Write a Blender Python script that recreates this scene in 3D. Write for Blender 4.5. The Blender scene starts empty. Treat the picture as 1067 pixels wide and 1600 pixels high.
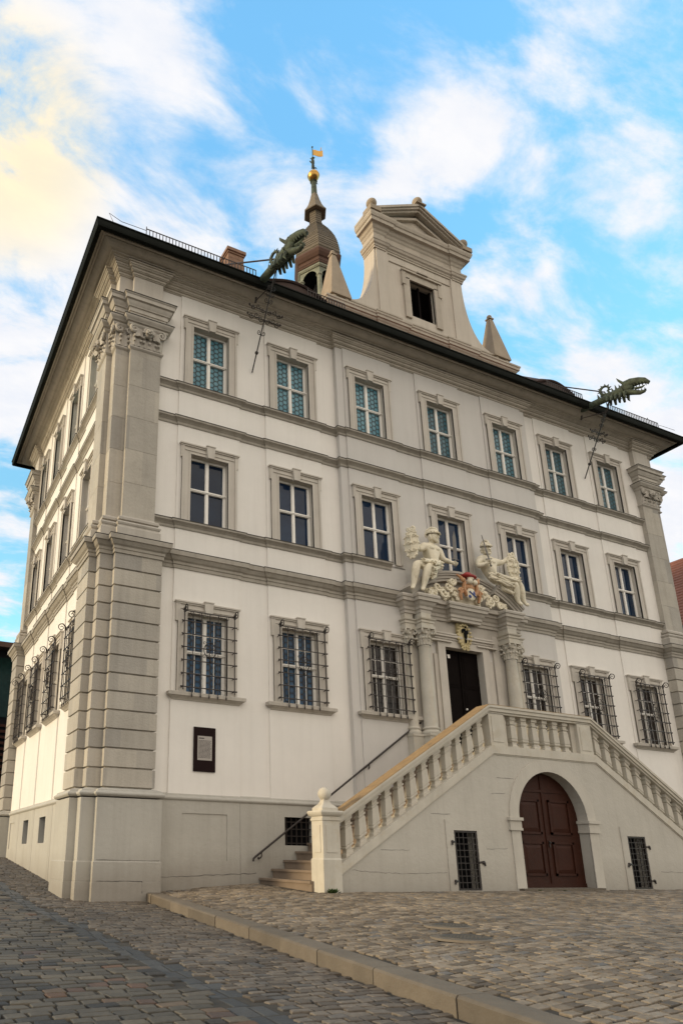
import bpy, bmesh, math, random
from mathutils import Vector, Matrix
import numpy as np
random.seed(7); R=math.radians; PI=math.pi
C=bpy.context.scene.collection
scn=bpy.context.scene
# ---------------------------------------------------------------- camera
cam=bpy.data.cameras.new('camera'); co=bpy.data.objects.new('camera',cam); C.objects.link(co)
cam.sensor_fit='VERTICAL'; cam.sensor_height=36.0; cam.lens=36.0*1093.98/1600
cam.shift_x=(533.5-320.92)/1600; cam.shift_y=(995.36-800)/1600
cam.clip_start=.1; cam.clip_end=2000
yaw,pit,rol=R(23.94544),R(17.34642),R(.81375)
fw=Vector((math.sin(yaw)*math.cos(pit),math.cos(yaw)*math.cos(pit),math.sin(pit)))
rt=Vector((math.cos(yaw),-math.sin(yaw),0)); up=rt.cross(fw)
r2=rt*math.cos(rol)+up*math.sin(rol); u2=-rt*math.sin(rol)+up*math.cos(rol)
M=Matrix((r2,u2,-fw)).transposed().to_4x4(); M.translation=Vector((-3.68417,-13.8646,.84)); co.matrix_world=M
scn.camera=co
# ---------------------------------------------------------------- light, sky, exposure
SUN=Vector((-.92,.14,.17)).normalized()
elev=math.asin(SUN.z); azi=math.atan2(SUN.x,SUN.y)
sl=bpy.data.lights.new('sun','SUN'); sl.energy=2.9; sl.angle=R(12); sl.color=(1,.79,.48)
so=bpy.data.objects.new('sun',sl); C.objects.link(so); so.rotation_euler=SUN.to_track_quat('Z','Y').to_euler(); so.location=(-20,0,30)
w=bpy.data.worlds.new('World'); scn.world=w; w.use_nodes=True
nt=w.node_tree; nt.nodes.clear()
def N(nt,t,**k):
    n=nt.nodes.new(t)
    for a,b in k.items():
        if a=='inp':
            for i,v in b.items():
                s=n.inputs[i]
                if isinstance(v,bpy.types.NodeSocket): nt.links.new(v,s)
                else: s.default_value=v
        else: setattr(n,a,b)
    return n
def mathn(nt,op,a,b=0.,c=None,clamp=False):
    n=N(nt,'ShaderNodeMath',operation=op,use_clamp=clamp,inp={0:a,1:b})
    if c is not None:
        s=n.inputs[2]
        if isinstance(c,bpy.types.NodeSocket): nt.links.new(c,s)
        else: s.default_value=c
    return n.outputs[0]
def vm(nt,op,a,b=(0,0,0),out=0,**k):
    n=N(nt,'ShaderNodeVectorMath',operation=op,inp={0:a})
    if isinstance(b,bpy.types.NodeSocket): nt.links.new(b,n.inputs[1])
    else: n.inputs[1].default_value=b
    return n.outputs[out]
def ramp(nt,f,stops,interp='LINEAR'):
    n=N(nt,'ShaderNodeValToRGB',inp={0:f}); cr=n.color_ramp; cr.interpolation=interp
    while len(cr.elements)<len(stops): cr.elements.new(.5)
    for e,(p,c) in zip(cr.elements,stops):
        e.position=p; e.color=(c,c,c,1) if not hasattr(c,'__len__') else (*c[:3],1)
    return n.outputs[0]
def mix(nt,f,a,b,blend='MIX'):
    n=N(nt,'ShaderNodeMix',data_type='RGBA',blend_type=blend)
    for i,v in ((0,f),(6,a),(7,b)):
        if isinstance(v,bpy.types.NodeSocket): nt.links.new(v,n.inputs[i])
        elif i and hasattr(v,'__len__'): n.inputs[i].default_value=(*v[:3],1)
        else: n.inputs[i].default_value=v
    return n.outputs[2]
sky=N(nt,'ShaderNodeTexSky',sky_type='NISHITA',sun_disc=False,sun_elevation=elev,sun_rotation=azi,air_density=1.0,dust_density=.4,ozone_density=2.2)
tc=N(nt,'ShaderNodeTexCoord').outputs['Generated']
sep=N(nt,'ShaderNodeSeparateXYZ',inp={0:tc})
zc=mathn(nt,'MAXIMUM',sep.outputs[2],.02)
# clouds lie on a flat layer overhead: direction / height
pz=mathn(nt,'ADD',zc,.22)
cu=mathn(nt,'DIVIDE',sep.outputs[0],pz); cv=mathn(nt,'DIVIDE',sep.outputs[1],pz)
cp=N(nt,'ShaderNodeCombineXYZ',inp={0:cu,1:cv,2:.35}).outputs[0]
CL=N(nt,'ShaderNodeMapping',inp={0:cp,1:(5.3,2.1,0),2:(0,0,R(28)),3:(1.3,2.3,1)}).outputs[0]
n1=N(nt,'ShaderNodeTexNoise',inp={'Vector':CL,'Scale':3.1,'Detail':10,'Roughness':.60,'Distortion':.35}).outputs[0]
n2=N(nt,'ShaderNodeTexNoise',inp={'Vector':CL,'Scale':9.,'Detail':8,'Roughness':.62}).outputs[0]
def lobe(dv,r0,r1,w_):      # a bank of cloud round a direction of the sky (degrees)
    dt=vm(nt,'DOT_PRODUCT',tc,tuple(Vector(dv).normalized()),out=1)
    return N(nt,'ShaderNodeMapRange',interpolation_type='SMOOTHSTEP',inp={0:dt,1:math.cos(R(r1)),2:math.cos(R(r0)),3:0.,4:w_}).outputs[0]
BANKS=[((.03,.64,.77),1,9,.28),((.02,.76,.65),2,12,.20),((.06,.84,.55),2,12,.17),((.12,.50,.86),1,9,.20),((.25,.60,.76),1,12,.20),((.10,.62,.78),3,20,.08),
       ((.47,.43,.77),.5,5,.17),((.53,.37,.765),.5,5.5,.21),((.555,.29,.785),.5,4.5,.18),((.61,.38,.695),.5,6,.22),((.64,.315,.705),.5,5,.18),((.59,.46,.66),.5,4.5,.20),((.45,.50,.745),.3,3,.24),
       ((.40,.56,.72),1,6,.10),((.70,.45,.55),1,8,.20),((.76,.47,.45),1,9,.26),((.81,.45,.39),1,9,.26),((.12,.93,.34),1,10,.10),((.12,-.88,.45),25,80,.6),((-.9,.1,.4),10,60,.5),((0,-.3,1.),5,40,.25)]  # the wide bank behind the camera is unseen, added to light the front
acc=0.
d=mathn(nt,'MULTIPLY_ADD',mathn(nt,'SUBTRACT',n1,.5),2.0,.47)
for bk in BANKS: d=mathn(nt,'ADD',d,lobe(*bk))
d=mathn(nt,'MULTIPLY_ADD',n2,.36,d)
d=mathn(nt,'ADD',d,N(nt,'ShaderNodeMapRange',inp={0:zc,1:.0,2:.35,3:.12,4:0.}).outputs[0])
mask=N(nt,'ShaderNodeMapRange',interpolation_type='SMOOTHSTEP',inp={0:d,1:.62,2:1.12}).outputs[0]
hi=N(nt,'ShaderNodeMapRange',inp={0:zc,1:.45,2:.85}).outputs[0]
tint=mix(nt,hi,(2.9,3.75,3.2),(3.9,5.6,5.3))
base=mix(nt,1.,sky.outputs[0],tint,'MULTIPLY')
warm=lobe((.02,.64,.77),1,9,1.)
back=lobe((.1,-.85,.5),15,80,1.)  # unseen cloud behind the camera, made brighter and warmer to light the facade
cloudc=mix(nt,warm,(7.0,7.0,7.15),(8.0,6.9,4.9))
cloudc=mix(nt,back,cloudc,(10.6,9.4,7.9))
clouds=mix(nt,ramp(nt,n2,[(.35,0.),(.65,1.)]),mix(nt,1.,cloudc,(.90,.93,.98),'MULTIPLY'),cloudc)
skyc=mix(nt,mask,base,clouds)
bg=N(nt,'ShaderNodeBackground',inp={0:skyc,1:.13})
N(nt,'ShaderNodeOutputWorld',inp={0:bg.outputs[0]})
scn.view_settings.view_transform='Standard'; scn.view_settings.look='None'
scn.view_settings.exposure=0.10; scn.view_settings.gamma=1
# ---------------------------------------------------------------- materials
def bsdf(m):
    return m.node_tree.nodes['Principled BSDF']
def mat(name,col,rough=.8,var=.12,scale=1.5,bump=.0,bscale=30,metal=0.,streak=0.,second=None,sfac=.5,blotch=.0,blotchcol=(.2,.17,.13),spec=.5,island=0.,bdist=.01,soil=0.,course=None):
    m=bpy.data.materials.new(name); m.use_nodes=True; nt=m.node_tree; b=bsdf(m)
    tc=N(nt,'ShaderNodeTexCoord').outputs['Object']
    nz=N(nt,'ShaderNodeTexNoise',inp={'Vector':tc,'Scale':scale,'Detail':7,'Roughness':.6}).outputs[0]
    c2=second or tuple(min(1,x*(1-2*var)) for x in col)
    f=ramp(nt,nz,[(.3,0.),(.7,1.)])
    c=mix(nt,f,c2,col)
    if second is None:
        fi=N(nt,'ShaderNodeTexNoise',inp={'Vector':tc,'Scale':scale*14,'Detail':5,'Roughness':.7}).outputs[0]
        c=mix(nt,mathn(nt,'MULTIPLY',ramp(nt,fi,[(.35,0.),(.75,1.)]),var*2.2,clamp=True),c,tuple(x*.72 for x in col))
    if streak:
        mp=N(nt,'ShaderNodeMapping',inp={0:tc,3:(3.2,3.2,.16)}).outputs[0]
        sn=N(nt,'ShaderNodeTexNoise',inp={'Vector':mp,'Scale':1.6,'Detail':6,'Roughness':.65}).outputs[0]
        c=mix(nt,mathn(nt,'MULTIPLY',ramp(nt,sn,[(.48,0.),(.78,1.)]),streak),c,(.36*col[0],.33*col[1],.29*col[2]))
    if blotch:
        bn=N(nt,'ShaderNodeTexNoise',inp={'Vector':tc,'Scale':3.7,'Detail':8,'Roughness':.72,'Distortion':.6}).outputs[0]
        c=mix(nt,mathn(nt,'MULTIPLY',ramp(nt,bn,[(.53,0.),(.62,1.)]),blotch),c,blotchcol)
    if soil:    # dirt splashed up the foot of the wall, with a ragged upper edge
        z=N(nt,'ShaderNodeSeparateXYZ',inp={0:tc}).outputs[2]
        zz=mathn(nt,'MULTIPLY_ADD',nz,-1.2,z)
        c=mix(nt,mathn(nt,'MULTIPLY',N(nt,'ShaderNodeMapRange',inp={0:zz,1:-.45,2:.35,3:1.,4:0.}).outputs[0],soil),c,(.16,.13,.10))
    if course:
        sp=N(nt,'ShaderNodeSeparateXYZ',inp={0:tc}); k=mathn(nt,'FLOOR',mathn(nt,'DIVIDE',mathn(nt,'SUBTRACT',sp.outputs[2],course[0]),course[1]))
        kx_=mathn(nt,'FLOOR',mathn(nt,'ADD',mathn(nt,'MULTIPLY',mathn(nt,'ADD',sp.outputs[0],sp.outputs[1]),1.05),mathn(nt,'MULTIPLY',k,.37)))
        wn=N(nt,'ShaderNodeTexWhiteNoise',noise_dimensions='2D',inp={0:N(nt,'ShaderNodeCombineXYZ',inp={0:k,1:kx_}).outputs[0]}).outputs[0]
        c=mix(nt,1.,c,ramp(nt,wn,[(0.,(.80,.80,.81)),(1.,(1.12,1.10,1.06))]),'MULTIPLY')
    if island:
        ri=N(nt,'ShaderNodeNewGeometry').outputs['Random Per Island']
        c=mix(nt,1.,c,ramp(nt,ri,[(0.,1-island),(1.,1+island*.6)]),'MULTIPLY')
    nt.links.new(c,b.inputs['Base Color'])
    b.inputs['Roughness'].default_value=rough; b.inputs['Metallic'].default_value=metal
    b.inputs['Specular IOR Level'].default_value=spec
    if bump:
        bn=N(nt,'ShaderNodeTexNoise',inp={'Vector':tc,'Scale':bscale,'Detail':7,'Roughness':.65}).outputs[0]
        bp=N(nt,'ShaderNodeBump',inp={'Strength':bump,'Distance':bdist,'Height':bn}).outputs[0]
        nt.links.new(bp,b.inputs['Normal'])
    return m
M_={}
M_['white']=mat('white_plaster',(.81,.775,.72),.9,.05,.45,.35,45,streak=.10,bdist=.006)
M_['grey']=mat('risalit_plaster',(.60,.575,.54),.9,.04,.6,.35,45,streak=.09,bdist=.006)
M_['trim']=mat('trim_stone',(.50,.46,.40),.85,.09,1.8,.5,35,streak=.38,bdist=.006)
M_['surr']=mat('surround_stone',(.58,.535,.47),.85,.08,1.5,.4,35,streak=.3,bdist=.006)
M_['band']=mat('string_course_stone',(.40,.365,.31),.85,.10,1.8,.5,35,streak=.45,bdist=.006)
M_['corn']=mat('cornice_stone',(.52,.47,.395),.85,.10,1.0,.4,30,streak=.4,bdist=.006)
M_['rust']=mat('ashlar_grey',(.45,.42,.37),.88,.09,1.3,.9,22,streak=.3,bdist=.014,course=(2.1,.3877))
M_['pil']=mat('pilaster_grey',(.44,.41,.36),.88,.10,1.1,.9,14,streak=.25,bdist=.014,course=(8.08,.87),blotch=.18,blotchcol=(.22,.19,.16))
M_['plinth']=mat('plinth_plaster',(.46,.44,.39),.85,.06,.8,.8,9,streak=.22,soil=.55,bdist=.012)
M_['stairw']=mat('stair_plaster',(.50,.47,.41),.85,.06,.9,.9,7,streak=.16,soil=.4,bdist=.014)
M_['stairt']=mat('stair_stone',(.56,.52,.44),.8,.08,2.5,.4,30,streak=.2,blotch=.25,blotchcol=(.42,.34,.22),bdist=.006)
M_['surr2']=mat('arch_surround_plaster',(.52,.485,.42),.85,.06,2.,.5,20,streak=.15,bdist=.008)
M_['coping']=mat('coping_lichen_stone',(.31,.21,.105),.95,.1,6,.6,40,second=(.22,.15,.08),blotch=.55,blotchcol=(.16,.11,.07))
M_['step']=mat('step_stone',(.24,.18,.13),.85,.12,3,.4,30)
M_['frame']=mat('white_window_paint',(.86,.83,.77),.45,.03,4)
M_['iron']=mat('wrought_iron',(.045,.036,.032),.55,.2,12,metal=.3)
M_['gut']=mat('dark_copper_gutter',(.012,.014,.011),.85,.25,3,spec=.15)
M_['verd']=mat('verdigris_copper',(.085,.11,.07),.75,.2,9,.7,30,second=(.025,.028,.022),metal=.2)
M_['lead']=mat('lead_flashing',(.05,.045,.04),.8,.2,5)
M_['tile']=mat('red_roof_tile',(.27,.10,.06),.85,.2,3,.6,12)
M_['dtile']=mat('dark_old_tile',(.065,.038,.03),.85,.2,3,.6,12)
M_['brick']=mat('chimney_brick',(.30,.18,.12),.9,.2,8,.5,20)
M_['stat']=mat('statue_painted_stone',(.80,.73,.57),.75,.06,7,.5,30,blotch=.45,blotchcol=(.45,.38,.25))
M_['blade']=mat('dull_sword_metal',(.17,.155,.14),.6,.1,12)
M_['door']=mat('brown_door_wood',(.042,.0115,.005),.6,.15,4,.4,18,spec=.2)
M_['ddoor']=mat('black_brown_door',(.008,.0055,.005),.8,.15,5,.3,18,spec=.05)
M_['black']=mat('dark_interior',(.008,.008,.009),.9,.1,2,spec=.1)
M_['gold']=mat('gilt_metal',(.62,.36,.10),.40,.12,6,metal=1.)
M_['orange']=mat('gilded_ochre_paint',(.42,.15,.05),.6,.15,30,second=(.55,.36,.20))
M_['red']=mat('crimson_paint',(.34,.025,.02),.5,.1,12)
M_['blue']=mat('blue_paint',(.03,.06,.24),.5,.1,12)
M_['ivory']=mat('ivory_gold_paint',(.60,.50,.27),.6,.12,14)
M_['shing']=mat('weathered_shingle',(.215,.175,.125),.9,.2,5,.5,20,island=.4)
M_['turw']=mat('turret_wood',(.27,.27,.20),.85,.15,4,.3,20,second=(.15,.16,.12))
M_['turr']=mat('turret_red_brown_board',(.10,.05,.032),.85,.15,4,.3,20)
M_['gstone']=mat('gable_stone',(.50,.44,.36),.85,.1,2,.5,25,streak=.3)
M_['ggrey']=mat('gable_plaster',(.56,.50,.42),.88,.06,.8,.4,35,streak=.3)
M_['sstone']=mat('obelisk_sandstone',(.37,.30,.22),.9,.1,3,.5,25,streak=.2)
M_['plaq']=mat('plaque_brown',(.016,.007,.007),.7,.1,5,spec=.1)
M_['plate']=mat('plaque_plate',(.34,.31,.28),.4,.05,9,metal=.3)
M_['ink']=mat('plaque_ink',(.03,.025,.025),.6,.05,9)
M_['steel']=mat('cast_iron_cover',(.12,.11,.095),.55,.15,9,.5,60,metal=.5)
M_['leaf']=mat('weed_leaf',(.05,.09,.02),.6,.2,9)
M_['sand']=mat('joint_sand',(.055,.047,.037),1.,.2,6,.6,40)
M_['ashp']=mat('far_paving',(.20,.17,.135),.95,.15,2,.9,9,bdist=.02)
def glass(name,c1,c2,hexs=0.,rough=.12,lead=(.02,.02,.02)):
    m=bpy.data.materials.new(name); m.use_nodes=True; nt=m.node_tree; b=bsdf(m)
    tc=N(nt,'ShaderNodeTexCoord').outputs['Object']
    oi=N(nt,'ShaderNodeObjectInfo').outputs['Random']
    off=vm(nt,'ADD',tc,N(nt,'ShaderNodeCombineXYZ',inp={0:mathn(nt,'MULTIPLY',oi,37.),2:mathn(nt,'MULTIPLY',oi,11.)}).outputs[0])
    nz=N(nt,'ShaderNodeTexNoise',inp={'Vector':off,'Scale':2.2,'Detail':4,'Roughness':.6}).outputs[0]
    c=mix(nt,ramp(nt,nz,[(.35,0.),(.65,1.)]),c1,c2); c=mix(nt,1.,c,ramp(nt,oi,[(0.,.6),(1.,1.35)]),'MULTIPLY'); b.inputs['Specular IOR Level'].default_value=.3
    if hexs:
        s=N(nt,'ShaderNodeSeparateXYZ',inp={0:tc})
        p=N(nt,'ShaderNodeCombineXYZ',inp={0:s.outputs[2],1:s.outputs[0],2:0.}).outputs[0]
        p=vm(nt,'SCALE',vm(nt,'ADD',p,(50.,50.,0)),out=0); p.node.inputs[3].default_value=1/hexs
        S=(1.,1.7320508,1.); H=(.5,.8660254,0.)
        a=vm(nt,'SUBTRACT',vm(nt,'MODULO',p,S),H); b2=vm(nt,'SUBTRACT',vm(nt,'MODULO',vm(nt,'SUBTRACT',p,H),S),H)
        def hd(v):
            v=vm(nt,'ABSOLUTE',v); q=N(nt,'ShaderNodeSeparateXYZ',inp={0:v}); 
            e=mathn(nt,'ADD',mathn(nt,'MULTIPLY',q.outputs[0],.5),mathn(nt,'MULTIPLY',q.outputs[1],.8660254))
            return mathn(nt,'MAXIMUM',q.outputs[0],e)
        dist=mathn(nt,'MINIMUM',hd(a),hd(b2))
        line=ramp(nt,dist,[(.41,0.),(.445,1.)])
        cell=N(nt,'ShaderNodeTexWhiteNoise',noise_dimensions='3D',inp={0:vm(nt,'FLOOR',p)}).outputs[0]
        rond=ramp(nt,dist,[(.0,1.25),(.34,.85),(.40,.75)])
        c=mix(nt,1.,c,rond,'MULTIPLY')
        c=mix(nt,line,c,lead)
        bp=N(nt,'ShaderNodeBump',inp={'Strength':.5,'Distance':.01,'Height':dist}).outputs[0]
        nt.links.new(bp,b.inputs['Normal'])
        rr=mix(nt,line,(rough,rough,rough),(.7,.7,.7)); nt.links.new(rr,b.inputs['Roughness'])
    else:
        b.inputs['Roughness'].default_value=rough
        bn=N(nt,'ShaderNodeTexNoise',inp={'Vector':off,'Scale':1.3,'Detail':1}).outputs[0]
        nt.links.new(N(nt,'ShaderNodeBump',inp={'Strength':.12,'Distance':.03,'Height':bn}).outputs[0],b.inputs['Normal'])
    nt.links.new(c,b.inputs['Base Color'])
    return m
M_['g3']=glass('bullseye_glass',(.06,.17,.22),(.12,.25,.30),.145,.2)
M_['g2']=glass('dark_navy_glass',(.008,.020,.050),(.016,.036,.075),0,.06)
M_['g1']=glass('leaded_blue_glass',(.02,.07,.15),(.04,.12,.22),.145,.2)
M_['g0']=glass('dark_brown_glass',(.010,.008,.007),(.03,.022,.018),0,.15)
M_['gd']=glass('green_black_glass',(.006,.02,.018),(.012,.035,.03),0,.08)
def stonemat(name,stops,var=.25):
    m=bpy.data.materials.new(name); m.use_nodes=True; nt=m.node_tree; b=bsdf(m)
    tc=N(nt,'ShaderNodeTexCoord').outputs['Object']
    ri=N(nt,'ShaderNodeNewGeometry').outputs['Random Per Island']
    c=ramp(nt,ri,stops)
    nz=N(nt,'ShaderNodeTexNoise',inp={'Vector':tc,'Scale':22.,'Detail':7,'Roughness':.7}).outputs[0]
    c=mix(nt,1.,c,ramp(nt,nz,[(.25,1-var*1.6),(.75,1+var)]),'MULTIPLY')
    lg=N(nt,'ShaderNodeTexNoise',inp={'Vector':tc,'Scale':.55,'Detail':5,'Roughness':.6}).outputs[0]
    c=mix(nt,1.,c,ramp(nt,lg,[(.3,.68),(.7,1.15)]),'MULTIPLY')
    nt.links.new(c,b.inputs['Base Color'])
    nt.links.new(ramp(nt,nz,[(.3,.5),(.8,.85)]),b.inputs['Roughness'])
    bn=N(nt,'ShaderNodeTexNoise',inp={'Vector':tc,'Scale':34.,'Detail':6,'Roughness':.6}).outputs[0]
    nt.links.new(N(nt,'ShaderNodeBump',inp={'Strength':.8,'Distance':.012,'Height':bn}).outputs[0],b.inputs['Normal'])
    return m
M_['set_t']=stonemat('terrace_setts',[(0.,(.10,.078,.055)),(.3,(.17,.132,.092)),(.6,(.225,.178,.125)),(.85,(.285,.23,.168)),(1.,(.14,.13,.12))])
M_['set_s']=stonemat('street_setts',[(0.,(.028,.028,.028)),(.12,(.052,.046,.038)),(.4,(.080,.070,.054)),(.7,(.105,.090,.068)),(.9,(.135,.112,.08)),(.95,(.13,.07,.04)),(1.,(.05,.05,.054))])
M_['set_m']=stonemat('footway_setts',[(0.,(.065,.053,.042)),(.4,(.12,.097,.074)),(.8,(.17,.14,.108)),(1.,(.085,.082,.078))])
M_['set_g']=stonemat('gutter_setts',[(0.,(.045,.048,.050)),(.6,(.066,.068,.068)),(1.,(.085,.084,.08))])
M_['kerb']=mat('kerb_sandstone',(.165,.135,.10),.9,.14,3,.9,16,streak=.0,blotch=.3,blotchcol=(.15,.12,.09),island=.22,bdist=.015)
# ---------------------------------------------------------------- mesh helpers
class MB:
    def __init__(s): s.v=[]; s.f=[]
    def add(s,vs,fs):
        o=len(s.v); s.v+= [tuple(p) for p in vs]; s.f+= [tuple(i+o for i in f) for f in fs]; return s
    def box(s,x0,x1,y0,y1,z0,z1):
        v=[(x,y,z) for z in(z0,z1) for y in(y0,y1) for x in(x0,x1)]
        return s.add(v,[(0,2,3,1),(4,5,7,6),(0,1,5,4),(2,6,7,3),(0,4,6,2),(1,3,7,5)])
    def quad(s,a,b,c,d): return s.add([a,b,c,d],[(0,1,2,3)])
    def prism(s,poly,f0,f1):      # poly 2D list, f0/f1 map (u,v)->3D
        n=len(poly); v=[f0(*p) for p in poly]+[f1(*p) for p in poly]
        return s.add(v,[tuple(range(n))[::-1],tuple(range(n,2*n))]+[(i,(i+1)%n,n+(i+1)%n,n+i) for i in range(n)])
    def xz(s,poly,y0,y1): return s.prism(poly,lambda a,b:(a,y0,b),lambda a,b:(a,y1,b))
    def strip(s,prof,y0,y1):      # a row of separate convex quads between two polylines  prof=[(outer,inner),...]
        for (a,b),(c,d) in zip(prof,prof[1:]):
            v=[(p[0],y,p[1]) for y in (y0,y1) for p in (a,b,d,c)]
            s.add(v,[(0,1,2,3),(7,6,5,4),(0,3,7,4),(1,5,6,2)])
        for k in (0,-1):
            a,b=prof[k]; s.add([(a[0],y0,a[1]),(b[0],y0,b[1]),(b[0],y1,b[1]),(a[0],y1,a[1])],[(0,1,2,3)])
        return s
    def sweep(s,path,prof,closed=False,cap=True):
        P=[Vector(p) for p in path]; n=len(P); mit=[]
        for i in range(n):
            d1=(P[i]-P[i-1]) if (i>0 or closed) else None
            d2=(P[(i+1)%n]-P[i]) if (i<n-1 or closed) else None
            ns=[Vector((d.y,-d.x)).normalized() for d in (d1,d2) if d is not None]
            mit.append(ns[0] if len(ns)==1 else (ns[0]+ns[1])/(1+ns[0].dot(ns[1])))
        v=[]; k=len(prof)
        for p,m in zip(P,mit):
            for (o,z) in prof: q=p+m*o; v.append((q.x,q.y,z))
        f=[]
        for i in range(n if closed else n-1):
            j=(i+1)%n
            for a in range(k-1): f.append((i*k+a,j*k+a,j*k+a+1,i*k+a+1))
        if cap and not closed: f+= [tuple(range(k)),tuple(range((n-1)*k,n*k))[::-1]]
        return s.add(v,f)
    def tube(s,pts,r,n=6,close=False):
        P=[Vector(p) for p in pts]; m=len(P); v=[]; f=[]
        rr=r if hasattr(r,'__len__') else [r]*m
        ref=Vector((.13,.27,.95)); prev=None
        for i in range(m):
            t=(P[(i+1)%m]-P[i-1]) if close else (P[min(i+1,m-1)]-P[max(i-1,0)])
            if t.length<1e-9: t=Vector((0,0,1))
            t.normalize()
            a=(prev-t*prev.dot(t)) if prev is not None else t.cross(ref)
            if a.length<1e-6: a=t.cross(Vector((1,0,0)))
            a.normalize(); prev=a; b=t.cross(a)
            for k in range(n):
                an=2*PI*k/n+PI/n; v.append(P[i]+(a*math.cos(an)+b*math.sin(an))*rr[i])
        for i in range(m if close else m-1):
            j=(i+1)%m
            for k in range(n): f.append((i*n+k,i*n+(k+1)%n,j*n+(k+1)%n,j*n+k))
        if not close: f+=[tuple(range(n))[::-1],tuple(range((m-1)*n,m*n))]
        return s.add(v,f)
    def lathe(s,prof,c=(0,0,0),n=24,rot=0.,sx=1,sy=1):
        v=[];f=[];k=len(prof)
        for i in range(n):
            a=2*PI*i/n+rot
            for r,z in prof: v.append((c[0]+math.cos(a)*r*sx,c[1]+math.sin(a)*r*sy,c[2]+z))
        for i in range(n):
            j=(i+1)%n
            for a in range(k-1): f.append((i*k+a,j*k+a,j*k+a+1,i*k+a+1))
        if prof[0][0]>1e-6: f.append(tuple(i*k for i in range(n))[::-1])
        if prof[-1][0]>1e-6: f.append(tuple(i*k+k-1 for i in range(n)))
        return s.add(v,f)
    def ball(s,c,r,n=12,sc=(1,1,1),mtx=None):
        v=[];f=[]; m=max(4,n//2+1)
        for j in range(m+1):
            th=PI*j/m
            for i in range(n):
                a=2*PI*i/n; p=Vector((math.sin(th)*math.cos(a)*sc[0],math.sin(th)*math.sin(a)*sc[1],math.cos(th)*sc[2]))*r
                if mtx: p=mtx@p
                v.append(p+Vector(c))
        for j in range(m):
            for i in range(n): f.append((j*n+i,j*n+(i+1)%n,(j+1)*n+(i+1)%n,(j+1)*n+i))
        return s.add(v,f)
    def spiral(s,c,r0,turns,rad,ax='x',n=6,start=0,sgn=1,steps=14,plane=None):
        """flat volute starting at radius r0 and winding in; plane = (u,v) unit vectors"""
        u,v=plane or (Vector((1,0,0)),Vector((0,0,1))); c=Vector(c); pts=[]
        k=int(steps*turns)
        for i in range(k+1):
            t=i/k; a=start+sgn*2*PI*turns*t; r=r0*(1-.85*t); pts.append(c+u*math.cos(a)*r+v*math.sin(a)*r)
        return s.tube(pts,[rad*(1-.35*i/k) for i in range(k+1)],n)
    def mesh(s,name,smooth=None,merge=True):
        me=bpy.data.meshes.new(name); bm=bmesh.new()
        vs=[bm.verts.new(p) for p in s.v]
        for f in s.f:
            if len(f)<3: continue
            try: bm.faces.new([vs[i] for i in f])
            except ValueError: pass
        if merge: bmesh.ops.remove_doubles(bm,verts=bm.verts,dist=1e-5)
        bmesh.ops.recalc_face_normals(bm,faces=bm.faces)
        bm.to_mesh(me); bm.free()
        if smooth is not None:
            me.polygons.foreach_set('use_smooth',[True]*len(me.polygons)); me.set_sharp_from_angle(angle=R(smooth))
        return me
    def build(s,name,m,parent=None,smooth=None,merge=True):
        me=s.mesh(name,smooth,merge); me.materials.append(M_[m] if isinstance(m,str) else m)
        return link(name,me,parent)
def link(name,me,parent=None):
    o=bpy.data.objects.new(name,me); C.objects.link(o)
    if parent is not None: o.parent=parent
    return o
def empty(name,label,cat,loc=(0,0,0),group=None):
    o=link(name,None); o.location=loc; tag(o,label,cat,group); o.empty_display_size=.2; return o
def tag(o,label,cat,group=None,kind=None):
    if label: o['label']=label
    if cat: o['category']=cat
    if group: o['group']=group
    if kind: o['kind']=kind
    return o
def copy_tree(o,parent):
    c=o.copy(); C.objects.link(c); c.parent=parent
    for ch in list(o.children): copy_tree(ch,c)
    return c
# ---------------------------------------------------------------- main dimensions
W,D=19.95,10.3
# corner block / pilaster projection, pilaster from..to, end on the side wall: upper shaft, rusticated base, plinth
SETS={'U':(.012,.150,.32,1.10,1.00),'L':(.10,.27,.19,1.28,1.12),'P':(.20,.36,.08,1.42,1.25)}
P1,Q1=1.10,1.00
R0,R1,RR=6.33,13.62,.13          # the risalit
SP=.03                           # panel strips
CX=[2.5,4.94,7.40,9.975,12.57,14.98,17.42]; CY=[1.82,4.0,6.18,8.36]
HW=.84; HS=.70
ZS=[4.23,8.31,12.07]; HO=1.84
ZP=2.0
def fstrips(a,b,y):
    out=[]
    for c in CX:
        if a<c<b: out+=[(c-HW,y),(c-HW,y-SP),(c+HW,y-SP),(c+HW,y)]
    return out
def sstrips():
    out=[]
    for c in CY[::-1]: out+=[(0,c+HS),(-SP,c+HS),(-SP,c-HS),(0,c-HS)]
    return out
def side(st,k='U'):
    q=SETS[k][4]; return [(0,D-q)]+[p for p in (sstrips() if st else []) if q<p[1]<D-q]+[(0,q)]
def front(st,k='U'):
    p1=SETS[k][3]; return [(p1,0)]+(fstrips(0,R0,0) if st else [])+[(R0,0),(R0,-RR)]+(fstrips(R0,R1,-RR) if st else [])+[(R1,-RR),(R1,0)]+(fstrips(R1,W,0) if st else [])+[(W-p1,0)]
def corners(k):
    c,p,a,b,q=SETS[k]
    L=[(0,q),(-p,q),(-p,a),(-c,a),(-c,-c),(a,-c),(a,-p),(b,-p),(b,0)]
    Rr=[(W-x,y) for x,y in L[::-1]]
    Bk=[(x,D-y) for x,y in Rr[::-1]]; A=[(x,D-y) for x,y in L[::-1]]
    return L,Rr,Bk,A
def loop(st=True,k='U'):
    L,Rr,Bk,A=corners(k); return A+side(st,k)[1:-1]+L+front(st,k)[1:-1]+Rr+Bk
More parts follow.
